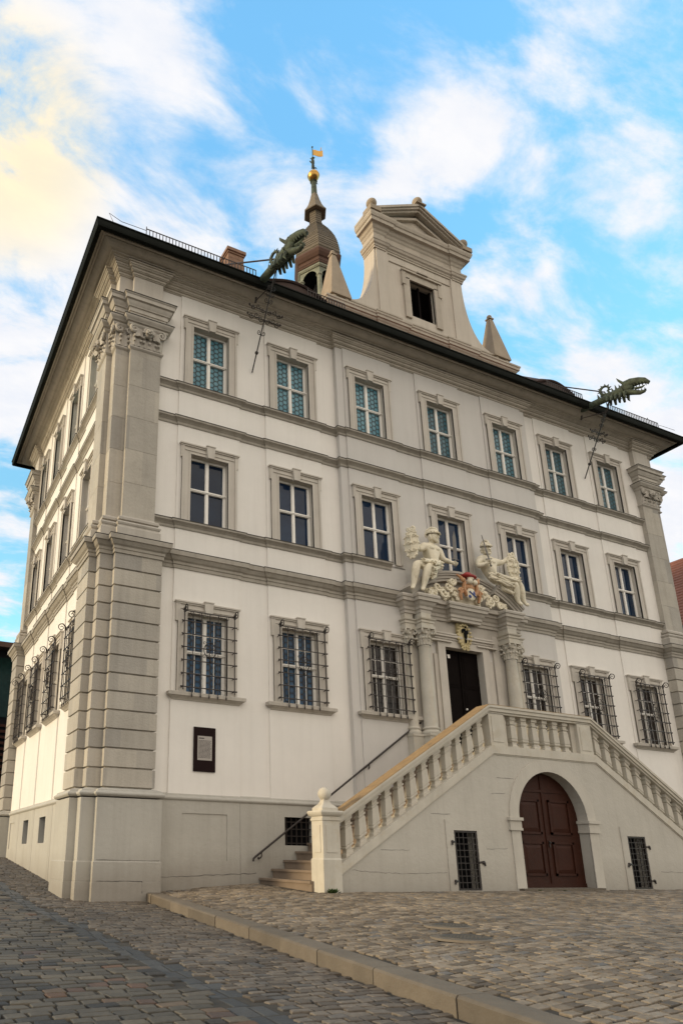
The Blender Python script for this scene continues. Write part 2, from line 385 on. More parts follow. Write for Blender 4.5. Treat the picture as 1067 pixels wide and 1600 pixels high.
# ---------------------------------------------------------------- ground
def ter(x,y): return .235+.035*(y+2.35)-.07*max(0.,3.7-x)+(.03*max(0.,x-14) if False else 0.)
def kx(y): return 1.16+.055*y if y<-.3 else 1.16          # outer edge of the kerb
def stz(y):
    a=ter(kx(y),y)-.125 if y<-.3 else ter(kx(-.3),-.3)-.125+.076*(y+.3)
    return a
def street(x,y): return stz(y)
def grid(name,xs,ys,zf,m,off):
    mb=MB(); nx=len(xs)
    v=[(x(y) if callable(x) else x,y,0) for y in ys for x in xs]; v=[(a,b,zf(a,b)+off) for a,b,_ in v]
    f=[(j*nx+i,j*nx+i+1,(j+1)*nx+i+1,(j+1)*nx+i) for j in range(len(ys)-1) for i in range(nx-1)]
    mb.add(v,f); o=mb.build(name,m,smooth=60); return tag(o,None,None,kind='structure')
YS=[-300,-120,-60,-30,-20]+[-14+.5*i for i in range(29)]+[1+i for i in range(12)]+[16,30,60,150,400]
def sz2(x,y): return max(-3.,min(4.5,stz(max(-60,min(60,y)))))
def tz2(x,y): return max(-2.5,ter(min(x,30),max(-40,min(3,y))))
grid('street_ground',[-400,-60,-20,-8,-4,-1,kx],YS,sz2,'sand',-.020)
grid('terrace_ground',[lambda y:kx(y)+.02,2.2,3.0,3.7,6,10,16,24,60,400],[-300,-120,-60,-30,-20]+[-14+.5*i for i in range(29)]+[6,40,400],tz2,'sand',-.020)
def setts(name,m,x0,x1,y0,y1,zf,sx,sy,rowang=0.,skip=None,h=.0,wob=.03,jit=.012,round_=.02):
    V=[];F=[];rng=random.Random(hash(name)%1000+3 if False else len(name)*7)
    y=y0; ca,sa=math.cos(rowang),math.sin(rowang)
    row=0
    while y<y1:
        hy=sy*rng.uniform(.88,1.14); xa=x0-rng.random()*sx
        ph=rng.random()*6
        while xa<x1:
            hx=sx*rng.uniform(.75,1.3)
            cxm,cym=xa+hx/2,y+hy/2+wob*math.sin(cxm_(xa)+y*.7)
            if skip is None or not skip(cxm,cym):
                g=.009; pts=[(-hx/2+g,-hy/2+g),(hx/2-g,-hy/2+g),(hx/2-g,hy/2-g),(-hx/2+g,hy/2-g)]
                pts=[(a+rng.uniform(-jit,jit),b+rng.uniform(-jit,jit)) for a,b in pts]
                dz=rng.uniform(-.004,.004)+h; tx,ty=rng.uniform(-.03,.03),rng.uniform(-.03,.03)
                o=len(V)
                for (s,zz) in ((1.,-.045),(.985,-.008),(.955,-.002),(.80,.001)):
                    for a,b in pts:
                        px,py=a*s,b*s; X,Y=cxm+px,cym+py
                        V.append((X,Y,zf(X,Y)+dz+zz+px*tx+py*ty))
                for k in range(3):
                    for q in range(4): F.append((o+k*4+q,o+k*4+(q+1)%4,o+k*4+4+(q+1)%4,o+k*4+4+q))
                F.append((o+12,o+13,o+14,o+15))
            xa+=hx
        y+=hy; row+=1
    me=bpy.data.meshes.new(name); me.from_pydata(V,[],F); me.materials.append(M_[m])
    me.update()
    o=link(name,me); return tag(o,None,None,kind='structure')
def cxm_(x): return x*1.1
def skipT(x,y):
    if x<kx(y)+.35: return True
    if -2.42<y and 3.6<x<16.4: return True
    if y>-.10: return True
    return math.hypot(x-3.05,y+6.45)<.27 or math.hypot(x-2.62,y+7.15)<.33
setts('terrace_paving','set_t',.5,19,-11.5,-.1,ter,.150,.112,skip=skipT,jit=.014,wob=.07)
def skipM(x,y):
    if x>kx(y)-.02: return True
    if y>-.40 and x>-.05: return True
    return x<-.62-.06*(y+4)*-1*0-.0 and False
xs_=lambda y:-.66-.045*(y+8) if y<0 else -1.02-.02*y       # right edge of the drain strip
setts('footway_paving','set_m',-2.,1.2,-11.5,11,street,.17,.11,skip=lambda x,y: skipM(x,y) or x<xs_(y)+.04 or math.hypot(x+.62,y+1.35)<.22,jit=.018,wob=.04)
setts('drain_strip_paving','set_g',-3.,0.2,-11.5,11,street,.17,.30,skip=lambda x,y: not(xs_(y)-.30<x<xs_(y)+.02),h=-.012,wob=.0,jit=.006)
setts('street_paving','set_s',-9.,0.2,-11.8,14,street,.215,.145,skip=lambda x,y: x>xs_(y)-.33,jit=.014,wob=.05)
# kerb
mb=MB(); y=-13.; rng=random.Random(4)
while y<-.34:
    L=rng.uniform(.8,1.25); y1=min(y+L,-.30)
    if y1-y<.2: break
    a,b=kx(y),kx(y1); t0,t1=ter(a+.2,y)+.012,ter(b+.2,y1)+.012; wd=.31; e=rng.uniform(-.006,.006)
    P=[]
    for (yy,xx,tt) in ((y+.006,a,t0),(y1-.006,b,t1)):
        P+=[(xx+e,yy,tt-.35),(xx+e,yy,tt-.025),(xx+e+.018,yy,tt-.004),(xx+.04,yy,tt),(xx+wd,yy,tt-.004),(xx+wd,yy,tt-.35)]
    n=6; mb.add(P,[(i,i+1,n+i+1,n+i) for i in range(5)]+[tuple(range(6))[::-1],tuple(range(6,12))])
    y=y1
tag(mb.build('kerb','kerb',smooth=40),None,None,kind='structure')
# ================================================================= TOWN HALL
TH=empty('town_hall','three storey baroque town hall in pale plaster with curved gable and bell turret','town hall')
def gridwall(mb,u0,u1,z0,z1,holes,f):
    """f(u,z)->3D ; rectangular wall sheet with rectangular holes (ua,ub,za,zb)"""
    us=sorted({u0,u1}|{h[i] for h in holes for i in (0,1)}); zs=sorted({z0,z1}|{h[i] for h in holes for i in (2,3)})
    us=[u for u in us if u0<=u<=u1]; zs=[z for z in zs if z0<=z<=z1]
    for a,b in zip(us,us[1:]):
        for c,d in zip(zs,zs[1:]):
            um,zm=(a+b)/2,(c+d)/2
            if any(h[0]<um<h[1] and h[2]<zm<h[3] for h in holes): continue
            mb.quad(f(a,c),f(b,c),f(b,d),f(a,d))
WH=.52
hF=[(c-WH,c+WH,z,z+HO+.02) for c in CX for z in ZS if not(c==CX[3] and z==ZS[0])]
hDoor=(9.975-.9,9.975+.9,2.9,6.4)
hS=[(c-WH*.84,c+WH*.84,z,z+HO+.02) for c in CY for z in ZS]
ZT=15.3
mw,mg=MB(),MB()
gridwall(mw,0,R0,ZP-.1,ZT,[h for h in hF if h[1]<R0],lambda u,z:(u,0,z))
gridwall(mw,R1,W,ZP-.1,ZT,[h for h in hF if h[0]>R1],lambda u,z:(u,0,z))
gridwall(mg,R0,R1,ZP-.1,ZT,[h for h in hF if h[0]>R0 and h[1]<R1]+[hDoor],lambda u,z:(u,-RR,z))
for x in (R0,R1): mg.quad((x,-RR,ZP-.1),(x,.02,ZP-.1),(x,.02,ZT),(x,-RR,ZT))
gridwall(mw,0,D,ZP-.1,ZT,hS,lambda u,z:(0,u,z))
mw.quad((W,0,0),(W,D,0),(W,D,ZT),(W,0,ZT)); mw.quad((0,D,0),(W,D,0),(W,D,ZT),(0,D,ZT))
# panel strips standing 3 cm proud
def pstrip(mb,c,hw,base,fn,zr,hs):
    for z0,z1 in zr:
        gridwall(mb,c-hw,c+hw,z0,z1,hs,lambda u,z:fn(u,base+SP,z))
        for u in (c-hw,c+hw): mb.quad(fn(u,base,z0),fn(u,base+SP,z0),fn(u,base+SP,z1),fn(u,base,z1))
ZR=[(ZP,7.2),(7.45,8.2),(8.25,10.95),(11.05,11.95),(12.0,14.9)]
for i,c in enumerate(CX):
    b=RR if R0<c<R1 else 0.; m=mg if b else mw
    if i==3: zr=ZR[2:]
    else: zr=ZR
    pstrip(m,c,HW,b,lambda u,o,z:(u,-o,z),zr,hF)
for c in CY: pstrip(mw,c,HS,0.,lambda u,o,z:(-o,u,z),ZR,hS)
mw.build('wall','white',TH,merge=False)
o=mg.build('risalit','grey',TH,merge=False); o['label']='grey plastered middle bay standing slightly forward'
# dark rooms behind the windows
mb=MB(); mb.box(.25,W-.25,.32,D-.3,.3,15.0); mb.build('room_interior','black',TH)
def recess(mb,h,fn,d):
    a,b,c,e=h
    mb.quad(fn(a,-d,c),fn(b,-d,c),fn(b,-d,e),fn(a,-d,e))
    for (p,q) in (((a,c),(b,c)),((b,c),(b,e)),((b,e),(a,e)),((a,e),(a,c))):
        mb.quad(fn(p[0],0,p[1]),fn(q[0],0,q[1]),fn(q[0],-d,q[1]),fn(p[0],-d,p[1]))
# plinth with niches
mb=MB()
hP=[(1.98,3.02,.74,1.68),(4.42,5.14,1.08,1.68)]
PX=.06
gridwall(mb,1.3,R0,-.2,ZP,hP,lambda u,z:(u,-PX,z)); gridwall(mb,R0,R1,-.2,ZP,[],lambda u,z:(u,-PX-RR,z)); gridwall(mb,R1,W-1.3,-.2,ZP,[],lambda u,z:(u,-PX,z))
for x in (R0,R1): mb.quad((x,0,-.2),(x,-PX-RR,-.2),(x,-PX-RR,ZP),(x,0,ZP))
hPs=[(c-.36,c+.36,1.08+.0,1.70) for c in (4.0,6.18)]+[(8.0,8.72,.95,1.70),(1.3,2.2,.95,1.70)]
YJ=[2.91,5.09,7.27]
recess(mb,hP[0],lambda u,o,z:(u,-PX-o,z),.02); recess(mb,hP[1],lambda u,o,z:(u,-PX-o,z),.17)
mb.build('plinth','plinth',TH,merge=False); mb=MB()
ed=[1.2]+YJ+[D-1.2]
for a,b in zip(ed,ed[1:]):
    gridwall(mb,a+(.012 if a in YJ else 0),b-(.012 if b in YJ else 0),-.2,ZP,hPs,lambda u,z:(-PX,u,z))
for yj in YJ: 
    for s in (-1,1): mb.quad((-PX,yj+s*.012,-.2),(-PX+.03,yj+s*.012,-.2),(-PX+.03,yj+s*.012,ZP),(-PX,yj+s*.012,ZP))
    mb.quad((-PX+.03,yj-.012,-.2),(-PX+.03,yj+.012,-.2),(-PX+.03,yj+.012,ZP),(-PX+.03,yj-.012,ZP))
fF=lambda u,o,z:(u,-PX-o,z); fS=lambda u,o,z:(-PX-o,u,z)
for h in hPs[:2]: recess(mb,h,fS,.22)
for h in hPs[2:]: recess(mb,h,fS,.02)
pl=mb.build('plinth','plinth',TH,merge=False)
# corner plinth blocks and the plinth moulding
mb=MB()
for cp in corners('P'):
    mb.sweep(cp,[(.02,-.3),(.02,.34),(.012,.345),(.012,.355),(.015,.36),(.015,.70),(.0,.72),(.0,1.9)],cap=False)
mb.sweep(loop(False,'P'),[(-.02,1.92),(.015,1.93),(.045,1.96),(.05,1.985),(.035,2.01),(.01,2.02),(.0,2.03),(-.01,2.06),(-.12,2.10),(-.3,2.12)],closed=True)
Q_=[(.0,1.92),(.065,1.93),(.095,1.96),(.10,1.985),(.085,2.01),(.06,2.02),(.045,2.03),(.035,2.07),(-.02,2.10)]
mb.sweep(front(False,'P'),Q_); mb.sweep(side(False,'P'),Q_)
mb.build('plinth_moulding','plinth',TH)
# iron grate in the cellar opening
mb=MB()
for i in range(5): mb.box(4.42+.13*i+.08,4.42+.13*i+.105,.03,.055,1.08,1.68)
for i in range(4): mb.box(4.42,5.14,.01,.03,1.12+.15*i,1.14+.15*i)
g=mb.build('cellar_grate','iron',TH)
mb=MB(); mb.quad((4.42,.10,1.08),(5.14,.10,1.08),(5.14,.10,1.68),(4.42,.10,1.68)); mb.build('cellar_pane','black',g)
mb=MB()
for h in hPs[:2]: mb.quad((.14,h[0],h[2]),(.14,h[1],h[2]),(.14,h[1],h[3]),(.14,h[0],h[3]))
mb.build('cellar_window','black',TH)
cr=MB(); rg=random.Random(11)
def crack(p,q,n,amp,fn,r=.004):
    pts=[]
    for i in range(n+1):
        t=i/n; u=p[0]+(q[0]-p[0])*t; z=p[1]+(q[1]-p[1])*t+rg.uniform(-amp,amp); pts.append(fn(u,z))
    cr.tube(pts,[r*rg.uniform(.5,1.4) for _ in pts],4)
fpl=lambda u,z:(u,-.377,z)
crack((.12,.74),(1.40,.73),14,.003,lambda u,z:(u,-.362,z)); crack((.15,.36),(1.05,.355),12,.004,fpl); crack((1.05,.36),(1.06,.12),6,.01,fpl,.007)
crack((1.5,.42),(3.7,.50),22,.012,lambda u,z:(u,-PX-.001,z),.005); crack((3.32,1.95),(3.33,.3),9,.004,lambda u,z:(u,-PX-.001,z),.003)
for y_ in (.45,.40,.37): pass
cr.build('plaster_crack','ink',TH)
# string courses
def band(path,z0,z1,o,name,m='band'):
    h=z1-z0
    pr=[(-.02,z0),(.02,z0),(.03,z0+.02),(.03,z0+h*.35),(o*.55,z0+h*.55),(o*.8,z0+h*.66),(o*.85,z0+h*.70),(o,z0+h*.72),(o+.005,z1-.012),(o-.005,z1),(-.02,z1+.015)]
    return MB().sweep(path,pr).build(name,m,TH)
def cut(path,x0,x1):
    a=[p for p in path if p[0]<x0]; b=[p for p in path if p[0]>x1]
    return a+[(x0,a[-1][1])],[(x1,b[0][1])]+b
fp=front(True)
for zz,(o,nm) in {(11.89,12.07):(.12,'window_sill_band'),(10.91,11.10):(.12,'string_course')}.items():
    band(fp,zz[0],zz[1],o,nm); band(side(True),zz[0],zz[1],o,nm)
a,b=cut(fp,7.75,12.2)
a=[p for p in a]; 
band(a,8.12,8.31,.12,'window_sill_band'); band(b,8.12,8.31,.12,'window_sill_band'); band(side(True),8.12,8.31,.12,'window_sill_band')
# main string course over the ground floor, breaking round the pilasters and stopping at the portal
P=[(-.02,7.12),(.03,7.12),(.03,7.20),(.05,7.21),(.05,7.27),(.09,7.30),(.13,7.36),(.14,7.38),(.17,7.385),(.175,7.48),(.165,7.50),(-.02,7.52)]
path=loop(True,'L')
i0=[i for i,p in enumerate(path) if abs(p[1]+RR)<.05 and p[0]<7.8][-1]; i1=[i for i,p in enumerate(path) if abs(p[1]+RR)<.05 and p[0]>12.1][0]
MB().sweep(path[:i0+1]+[(7.9,path[i0][1]+SP if False else path[i0][1])],P).build('main_string_course','band',TH)
MB().sweep([(12.05,path[i1][1])]+path[i1:],P).build('main_string_course','band',TH)
# thin dark flashing laid on the ledges
def flash(path,o,z,closed=False): return MB().sweep(path,[(-.03,z+.004),(o+.012,z-.008),(o+.014,z+.006),(-.03,z+.03)],closed=closed)
for pth,o_,z_ in ((fp,.12,12.07),(side(True),.12,12.07),(fp,.12,11.10),(side(True),.12,11.10),(a,.12,8.31),(b,.12,8.31),(side(True),.12,8.31),
                  (path[:i0+1]+[(7.9,path[i0][1])],.165,7.502),([(12.05,path[i1][1])]+path[i1:],.165,7.502)):
    flash(pth,o_,z_).build('lead_flashing','lead',TH)
# corner pilasters
def rustic(z0,z1,n):
    pr=[(-.02,z0)]; h=(z1-z0)/n
    for i in range(n):
        a,b=z0+i*h,z0+(i+1)*h
        pr+=[(-.05,a+.002),(-.05,a+.014),(.0,a+.028),(.0,b-.010)]+([(-.05,b-.0)] if i<n-1 else [(0,b)])
    return pr
def cornerp(cu,cl):
    jz=[8.05]; pr=[(0,8.05)]
    z=8.95
    while z<12.4: pr+=[(0,z-.006),(-.007,z),(0,z+.006)]; z+=.87
    cp=cu
    sh=MB().sweep(cu,pr+[(0,12.62)]).build('corner_pilaster','pil',TH)
    MB().sweep(cl,rustic(2.10,7.14,13)).build('rusticated_base','rust',sh)
    MB().sweep(cu,[(.12,7.48),(.12,7.76),(.10,7.78),(.09,7.82),(.11,7.84),(.125,7.875),(.11,7.91),(.05,7.935),(.04,7.955),(.085,7.965),(.09,8.02),(.075,8.04),(.02,8.055),(.0,8.10)]).build('pilaster_base','trim',sh)
    mb=MB()
    mb.sweep(cp,[(0,12.58),(.03,12.60),(.05,12.625),(.05,12.655),(.02,12.67),(.02,12.70),(.035,12.95),(.07,13.16),(.12,13.20),(.13,13.22),(.13,13.255),(.17,13.27),(.19,13.31),(.23,13.34),(.24,13.37),(.24,13.40),(.12,13.42),(.06,13.43),
                 (.06,13.50),(.085,13.505),(.085,13.60),(.11,13.605),(.11,13.71),(.14,13.72),(.15,13.76),(.19,13.80),(.20,13.85),(.245,13.87),(.25,13.96),(.275,13.98),(.28,14.01),(.0,14.05)])
    flash(cp,.28,14.01).build('lead_flashing','lead',sh); flash(cp,.24,13.395).build('lead_flashing','lead',sh)
    # carved foliage, rosettes and a cherub head on every visible pilaster face
    for (p,q) in zip(cp,cp[1:]):
        a,b=Vector(p),Vector(q); d=(b-a); Ln=d.length
        if Ln<.2: continue
        d.normalize(); mirror=0; nrm=Vector((d.y,-d.x)); k=max(2,int(Ln/.13))
        for j in range(k):
            u=a+d*(Ln*(j+.5)/k); o3=Vector((u.x,u.y,0))+Vector((nrm.x,nrm.y,0))*.04
            mb_leaf(mb,(o3.x,o3.y,12.68),Vector((nrm.x,nrm.y,0)),Ln/k*1.15,.26+.06*(j%2))
            for zz_,r__ in ((12.80,.032),(12.93,.045),(13.05,.055),(13.13,.04)): mb.ball((o3.x+nrm.x*.05+d.x*.03*((j+int(zz_*50))%3-1),o3.y+nrm.y*.05+d.y*.03*((j+int(zz_*50))%3-1),zz_),r__,7)
        for s,e in ((0.04,1),(Ln-.04,-1)):
            u=a+d*s; mb.spiral((u.x+nrm.x*.12,u.y+nrm.y*.12,13.10),.11,1.5,.035,plane=(Vector((d.x*e,d.y*e,0)),Vector((0,0,1))),n=5,start=PI/2)
        if Ln>.6:
            u=a+d*Ln/2; cc=Vector((u.x,u.y,13.03))+Vector((nrm.x,nrm.y,0))*.15
            mtx=Matrix((Vector((d.x,d.y,0)),Vector((nrm.x,nrm.y,0)),Vector((0,0,1)))).transposed()
            mb.ball(cc,.125,14,(.86,.8,1.0),mtx)
            for ex in (-1,1):
                mb.ball(cc+mtx@Vector((ex*.05,.09,.02)),.022,6); mb.ball(cc+mtx@Vector((ex*.055,.085,-.045)),.036,7)
                mb_leaf(mb,tuple(cc+mtx@Vector((ex*.22,-.02,-.13))),Vector((nrm.x,nrm.y,0)),.2,.22)
            mb.ball(cc+mtx@Vector((0,.11,-.01)),.026,6); mb.ball(cc+mtx@Vector((0,.095,-.075)),.026,6,(1.3,1,.6))
            for t in range(9):
                an=PI*t/8; mb.ball(cc+mtx@Vector((math.cos(an)*.12,.02,math.sin(an)*.13)),.036,6)
    mb.build('capital','trim',sh,smooth=35)
    MB().sweep(cp,[(0,14.03),(0,14.86)]).build('frieze_block','surr',sh)
def mb_leaf(mb,o,out,w,h):
    o=Vector(o); t=out.cross(Vector((0,0,1))).normalized(); rows=[(0,0,.8),(.35,.02,1.),(.7,.04,.95),(.95,.10,.7),(.92,.15,.35)]
    v=[]
    for (z,oo,ww) in rows:
        for k in (-1,-.5,0,.5,1): v.append(o+out*(oo*h*2.2*.5+(.018 if k==0 else (.0 if abs(k)==.5 else -.012)))+t*(k*w/2*ww)+Vector((0,0,z*h)))
    mb.add(v,[(j*5+i,j*5+i+1,j*5+6+i,j*5+5+i) for j in range(4) for i in range(4)])
for cu,cl in zip(corners('U'),corners('L')): cornerp(cu,cl)
# main cornice: lower mouldings break round the pilasters, the crown runs straight
mb=MB()
mb.sweep(loop(False),[(-.02,14.78),(.025,14.78),(.03,14.80),(.05,14.805),(.05,14.86),(.085,14.865),(.09,14.88),(.11,14.885),(.11,14.94),(.145,14.95),(.16,14.975),(.18,14.98),(.18,15.03),(.215,15.035),(.22,15.06),(-.05,15.07)],closed=True)
rect=[(0,D),(0,0),(W,0),(W,D)]
mb.sweep(rect,[(-.05,15.055),(.25,15.055),(.25,15.085),(.29,15.09),(.29,15.11),(.36,15.115),(.36,15.14),(.42,15.145),(.49,15.165),(.55,15.195),(.59,15.22),(.60,15.225),(.60,15.25),(.66,15.255),(.66,15.28),(.73,15.285),(.735,15.31),(-.05,15.32)],closed=True)
mb.build('cornice','corn',TH)
rf=MB()
e=.90; z0=15.40; k=1.0; hh=D/2+e; zr=z0+hh*k
v=[(-e,-e,z0),(W+e,-e,z0),(W+e,D+e,z0),(-e,D+e,z0),(-e+hh,D/2,zr),(W+e-hh,D/2,zr)]
rf.add(v,[(0,1,5,4),(1,2,5),(2,3,4,5),(3,0,4)])
roof=rf.build('roof','tile',TH)
MB().sweep(rect,[(.74,15.20),(.80,15.19),(.855,15.20),(.88,15.25),(.885,15.36),(.905,15.37),(.905,15.40),(.86,15.42),(.70,15.40)],closed=True).build('gutter','gut',roof,smooth=50)
# snow guards
def guard(x0,x1):
    mb=MB(); y,z=-.86,15.42; n=int((x1-x0)/.085)
    for i in range(n+1): x=x0+(x1-x0)*i/n; mb.box(x-.009,x+.009,y-.009,y+.009,z,z+.20+(.06 if i%24==0 else 0))
    mb.box(x0,x1,y-.008,y+.008,z+.185,z+.205)
    mb.build('snow_guard','iron',roof)
guard(.35,3.4); guard(14.0,15.6); guard(16.8,19.4); guard(5.0,6.2)
mb=MB(); mb.tube([(-.5,-.88,15.42),(-.62,-.9,15.62),(-.3,-.9,15.50),(.35,-.87,15.55)],.007,5); mb.tube([(W+.35,-.87,15.58),(W-.4,-.87,15.55),(W-.55,-.9,15.5)],.007,5)
mb.build('lightning_wire','iron',roof)
# eyebrow dormers
for xc,w_ in ((4.72,.95),(14.5,.85)):
    mb=MB(); n=12
    for t in range(n+1): pass
    rows=[]
    for j in range(4):
        y=-.75+.5*j; zb=15.40+(y+.9); row=[]
        for t in range(n+1):
            a=t/n; hgt=.26*math.sin(PI*a)**1.2*(1-.28*j); row.append((xc+(a-.5)*w_*2,y,zb+hgt+.03-.15*(j==0)*0))
        rows.append(row)
    v=[p for r_ in rows for p in r_]+[(p[0],p[1],15.4) for p in rows[0]]
    m_=n+1
    mb.add(v,[(j*m_+i,j*m_+i+1,(j+1)*m_+i+1,(j+1)*m_+i) for j in range(3) for i in range(n)]+[(i,i+1,4*m_+i+1,4*m_+i) for i in range(n)])
    for t in range(0,n*3):
        a=(t+.5)/(n*3); x=xc+(a-.5)*w_*2; hgt=.26*math.sin(PI*a)**1.2
        mb.tube([(x,-.80,15.53+hgt),(x,-.55,15.75+hgt*.9)],.035,5)
    mb.build('eyebrow_dormer','dtile',roof)
# chimney
mb=MB(); mb.box(4.34,4.90,2.75,3.25,18.4,20.05); mb.box(4.31,4.93,2.72,3.28,20.05,20.12); mb.box(4.27,4.97,2.68,3.32,20.12,20.24)
for i in range(9): mb.box(4.335,4.905,2.745,3.255,18.6+.16*i,18.6+.16*i+.13)
mb.build('chimney','brick',roof)
# ---------------------------------------------------------------- windows
def make_window(kind):
    """local: x across, outward = -y, z=0 at sill; wall face y=0"""
    mb=MB(); o=.50; s=.73; H=HO
    for sx in (-1,1):
        a,b=sorted((sx*o,sx*s)); mb.box(a,b,-.045,.22,-.02,H)
        a,b=sorted((sx*o,sx*(o+.05))); mb.box(a,b,-.030 if False else -.052,.0,0,H)           # inner bead
        a,b=sorted((sx*(s-.05),sx*(s+.0))); mb.box(a,b,-.065,-.02,0,H+.25)
        if kind==0: a,b=sorted((sx*s,sx*(s+.055))); mb.box(a,b,-.062,0,H-.22,H+.25)
        a,b=sorted((sx*(s-.0),sx*(s+.035))); 
        if kind: mb.box(a,b,-.058,0,H-.12,H+.25)
    t=s+(.055 if kind==0 else .035)
    mb.box(-s,s,-.045,.22,H,H+.25)
    mb.box(-t-.002,t+.002,-.075,0,H+.19,H+.225); mb.box(-t-.03,t+.03,-.10,0,H+.225,H+.26); mb.box(-t+.1,t-.1,-.062,-.04,H+.08,H+.12)
    mb.box(-o-.05,o+.05,-.053,-.04,H,H+.05)
    mb.xz([(-.085,H-.035),(.085,H-.035),(.115,H+.275),(-.115,H+.275)],-.125,-.03)
    mb.xz([(-.12,H+.275),(.12,H+.275),(.125,H+.30),(-.125,H+.30)],-.14,-.03)
    mb.box(-.005-s,-s+.03 if False else -s+.02,-.05,-.0,H-.3,H-.28) if False else None
    wi=mb.build('window','surr',None)
    fr=MB(); y0,y1=.115,.175; q=.50
    fr.box(-q,-q+.05,y0,y1,0,H); fr.box(q-.05,q,y0,y1,0,H); fr.box(-q,q,y0+.001,y1-.001,H-.055,H); fr.box(-q,q,y0+.001,y1-.001,0,.05)
    fr.box(-.03,.03,y0-.008,y1,.05,H-.055); fr.box(-q+.05,-.03,y0-.02,y1-.01,.93,.995); fr.box(.03,q-.05,y0-.02,y1-.01,.93,.995); fr.box(-q,q,y0-.035,y0-.015,.955,.98)
    for sx in (-1,1):
        for (a,b) in ((.05,.93),(.995,H-.055)):
            xa,xb=sorted((sx*.03,sx*.45))
            fr.box(xa,xa+.018,y0+.01,y1-.005,a,b); fr.box(xb-.018,xb,y0+.01,y1-.005,a,b)
            if kind==0:
                fr.box((xa+xb)/2-.008,(xa+xb)/2+.008,y0+.018,y0+.032,a,b); fr.box(xa,xb,y0+.019,y0+.031,(a+b)/2-.008,(a+b)/2+.008)
    fr.build('window_frame','frame',wi)
    return wi
mbs=[]
def make_pane(m):
    mb=MB(); rg=random.Random(len(mbs)+5); mbs.append(1)
    for x0,x1 in ((-.48,0),(0,.48)):
        for z0,z1 in ((.02,.96),(.96,HO-.02)):
            t=[rg.uniform(-.007,.007) for _ in range(3)]; mb.quad((x0,.155+t[0],z0),(x1,.155+t[1],z0),(x1,.155+t[1]+t[2],z1),(x0,.155+t[0]+t[2],z1))
    
    me=mb.mesh('pane',merge=False); me.materials.append(M_[m]); return me
PM={k:[make_pane(k) for _ in range(6)] for k in ('g3','g2','g1','g0')}
prng=random.Random(2)
def sill():
    mb=MB(); mb.xz([(-.90,-.15),(.90,-.15),(.90,0),(-.90,0)],-.04,.05)
    mb2=MB().sweep([(-.80,.02),(-.80,-.0),(.80,-.0),(.80,.02)],[(-.01,-.17),(.02,-.17),(.04,-.14),(.08,-.11),(.10,-.09),(.13,-.085),(.135,-.015),(.12,0),(-.05,.004)])
    return mb2
def make_grille():
    mb=MB(); yv=-.165; r=.0115
    xs=[-.62+.207*i for i in range(7)]
    for i,x in enumerate(xs):
        rr=.017 if i in(0,6) else r
        if i in (0,6): mb.tube([(x,-.05,.12),(x,yv,.12)],.012,4)
        mb.tube([(x,yv,.03 if i in (0,6) else -.06),(x,yv,1.84)],rr,4)
        mb.lathe([(.001,-.13),(.022,-.08),(.012,-.05)],(x,yv,0),6) if i not in (0,6) else None
    for j in range(6):
        z=.10+.30*j
        mb.tube([(-.66,yv-.004,z),(.66,yv-.004,z)],.0125,4)
        for sx in (-1,1):
            mb.tube([(sx*.62,yv,z),(sx*.62,.0,z)],.011,4); mb.ball((sx*.665,yv-.004,z),.022,6)
    mb.tube([(-.62,yv,1.84),(.62,yv,1.84)],.014,4)
    for sx in (-1,1):     # scrolls at the top corners and knots
        mb.spiral((sx*.62,yv-.11,1.86),.105,1.5,.013,plane=(Vector((0,-1,0)),Vector((0,0,1))),n=5,start=PI*1.0,sgn=-1,steps=16)
        mb.tube([(sx*.62,yv,1.78),(sx*.62,yv-.03,1.90),(sx*.62,yv-.09,1.965)],.014,5)
        for t in range(6):
            an=t*PI/3; mb.tube([(sx*.62,yv,1.85),(sx*.62+.06*math.cos(an),yv-.02,1.85+.06*math.sin(an))],[.02,.006],5)
        mb.spiral((sx*.43,yv-.01,1.80),.06,1.4,.009,plane=(Vector((sx,0,0)),Vector((0,0,1))),n=4,start=PI)
        mb.spiral((sx*.25,yv-.01,1.80),.05,1.3,.008,plane=(Vector((-sx,0,0)),Vector((0,0,1))),n=4,start=PI)
    cz=.97; n=20
    mb.tube([(math.cos(2*PI*i/n)*.15,yv-.03,cz+math.sin(2*PI*i/n)*.17) for i in range(n)],.010,4,close=True)
    for a in range(4):
        an=PI/4+a*PI/2; mb.spiral((math.cos(an)*.085,yv-.03,cz+math.sin(an)*.095),.055,1.3,.008,plane=(Vector((math.cos(an),0,math.sin(an))),Vector((-math.sin(an),0,math.cos(an)))),n=4)
        mb.spiral((math.cos(an)*.19,yv-.03,cz+math.sin(an)*.22),.05,1.2,.008,plane=(Vector((math.cos(an),0,math.sin(an))),Vector((-math.sin(an),0,math.cos(an)))),n=4,start=PI)
    for zz in (cz-.24,cz+.24): mb.ball((0,yv-.03,zz),.028,6)
    return mb.mesh('window_grille',40)
GR=make_grille(); GR.materials.append(M_['iron'])
SM=sill().mesh('window_sill'); SM.materials.append(M_['trim'])
protoA=make_window(1); protoB=make_window(0)
usedp=set()
def place_window(pos,rot,kind,pane):
    pr=protoB if kind==0 else protoA
    if kind in usedp: o=copy_tree(pr,TH)
    else: o=pr; o.parent=TH; usedp.add(kind)
    o.location=pos; o.rotation_euler=(0,0,rot)
    link('pane',PM[pane][0],o)
    if kind==0: link('window_grille',GR,o); link('window_sill',SM,o)
    return o
todo=[]
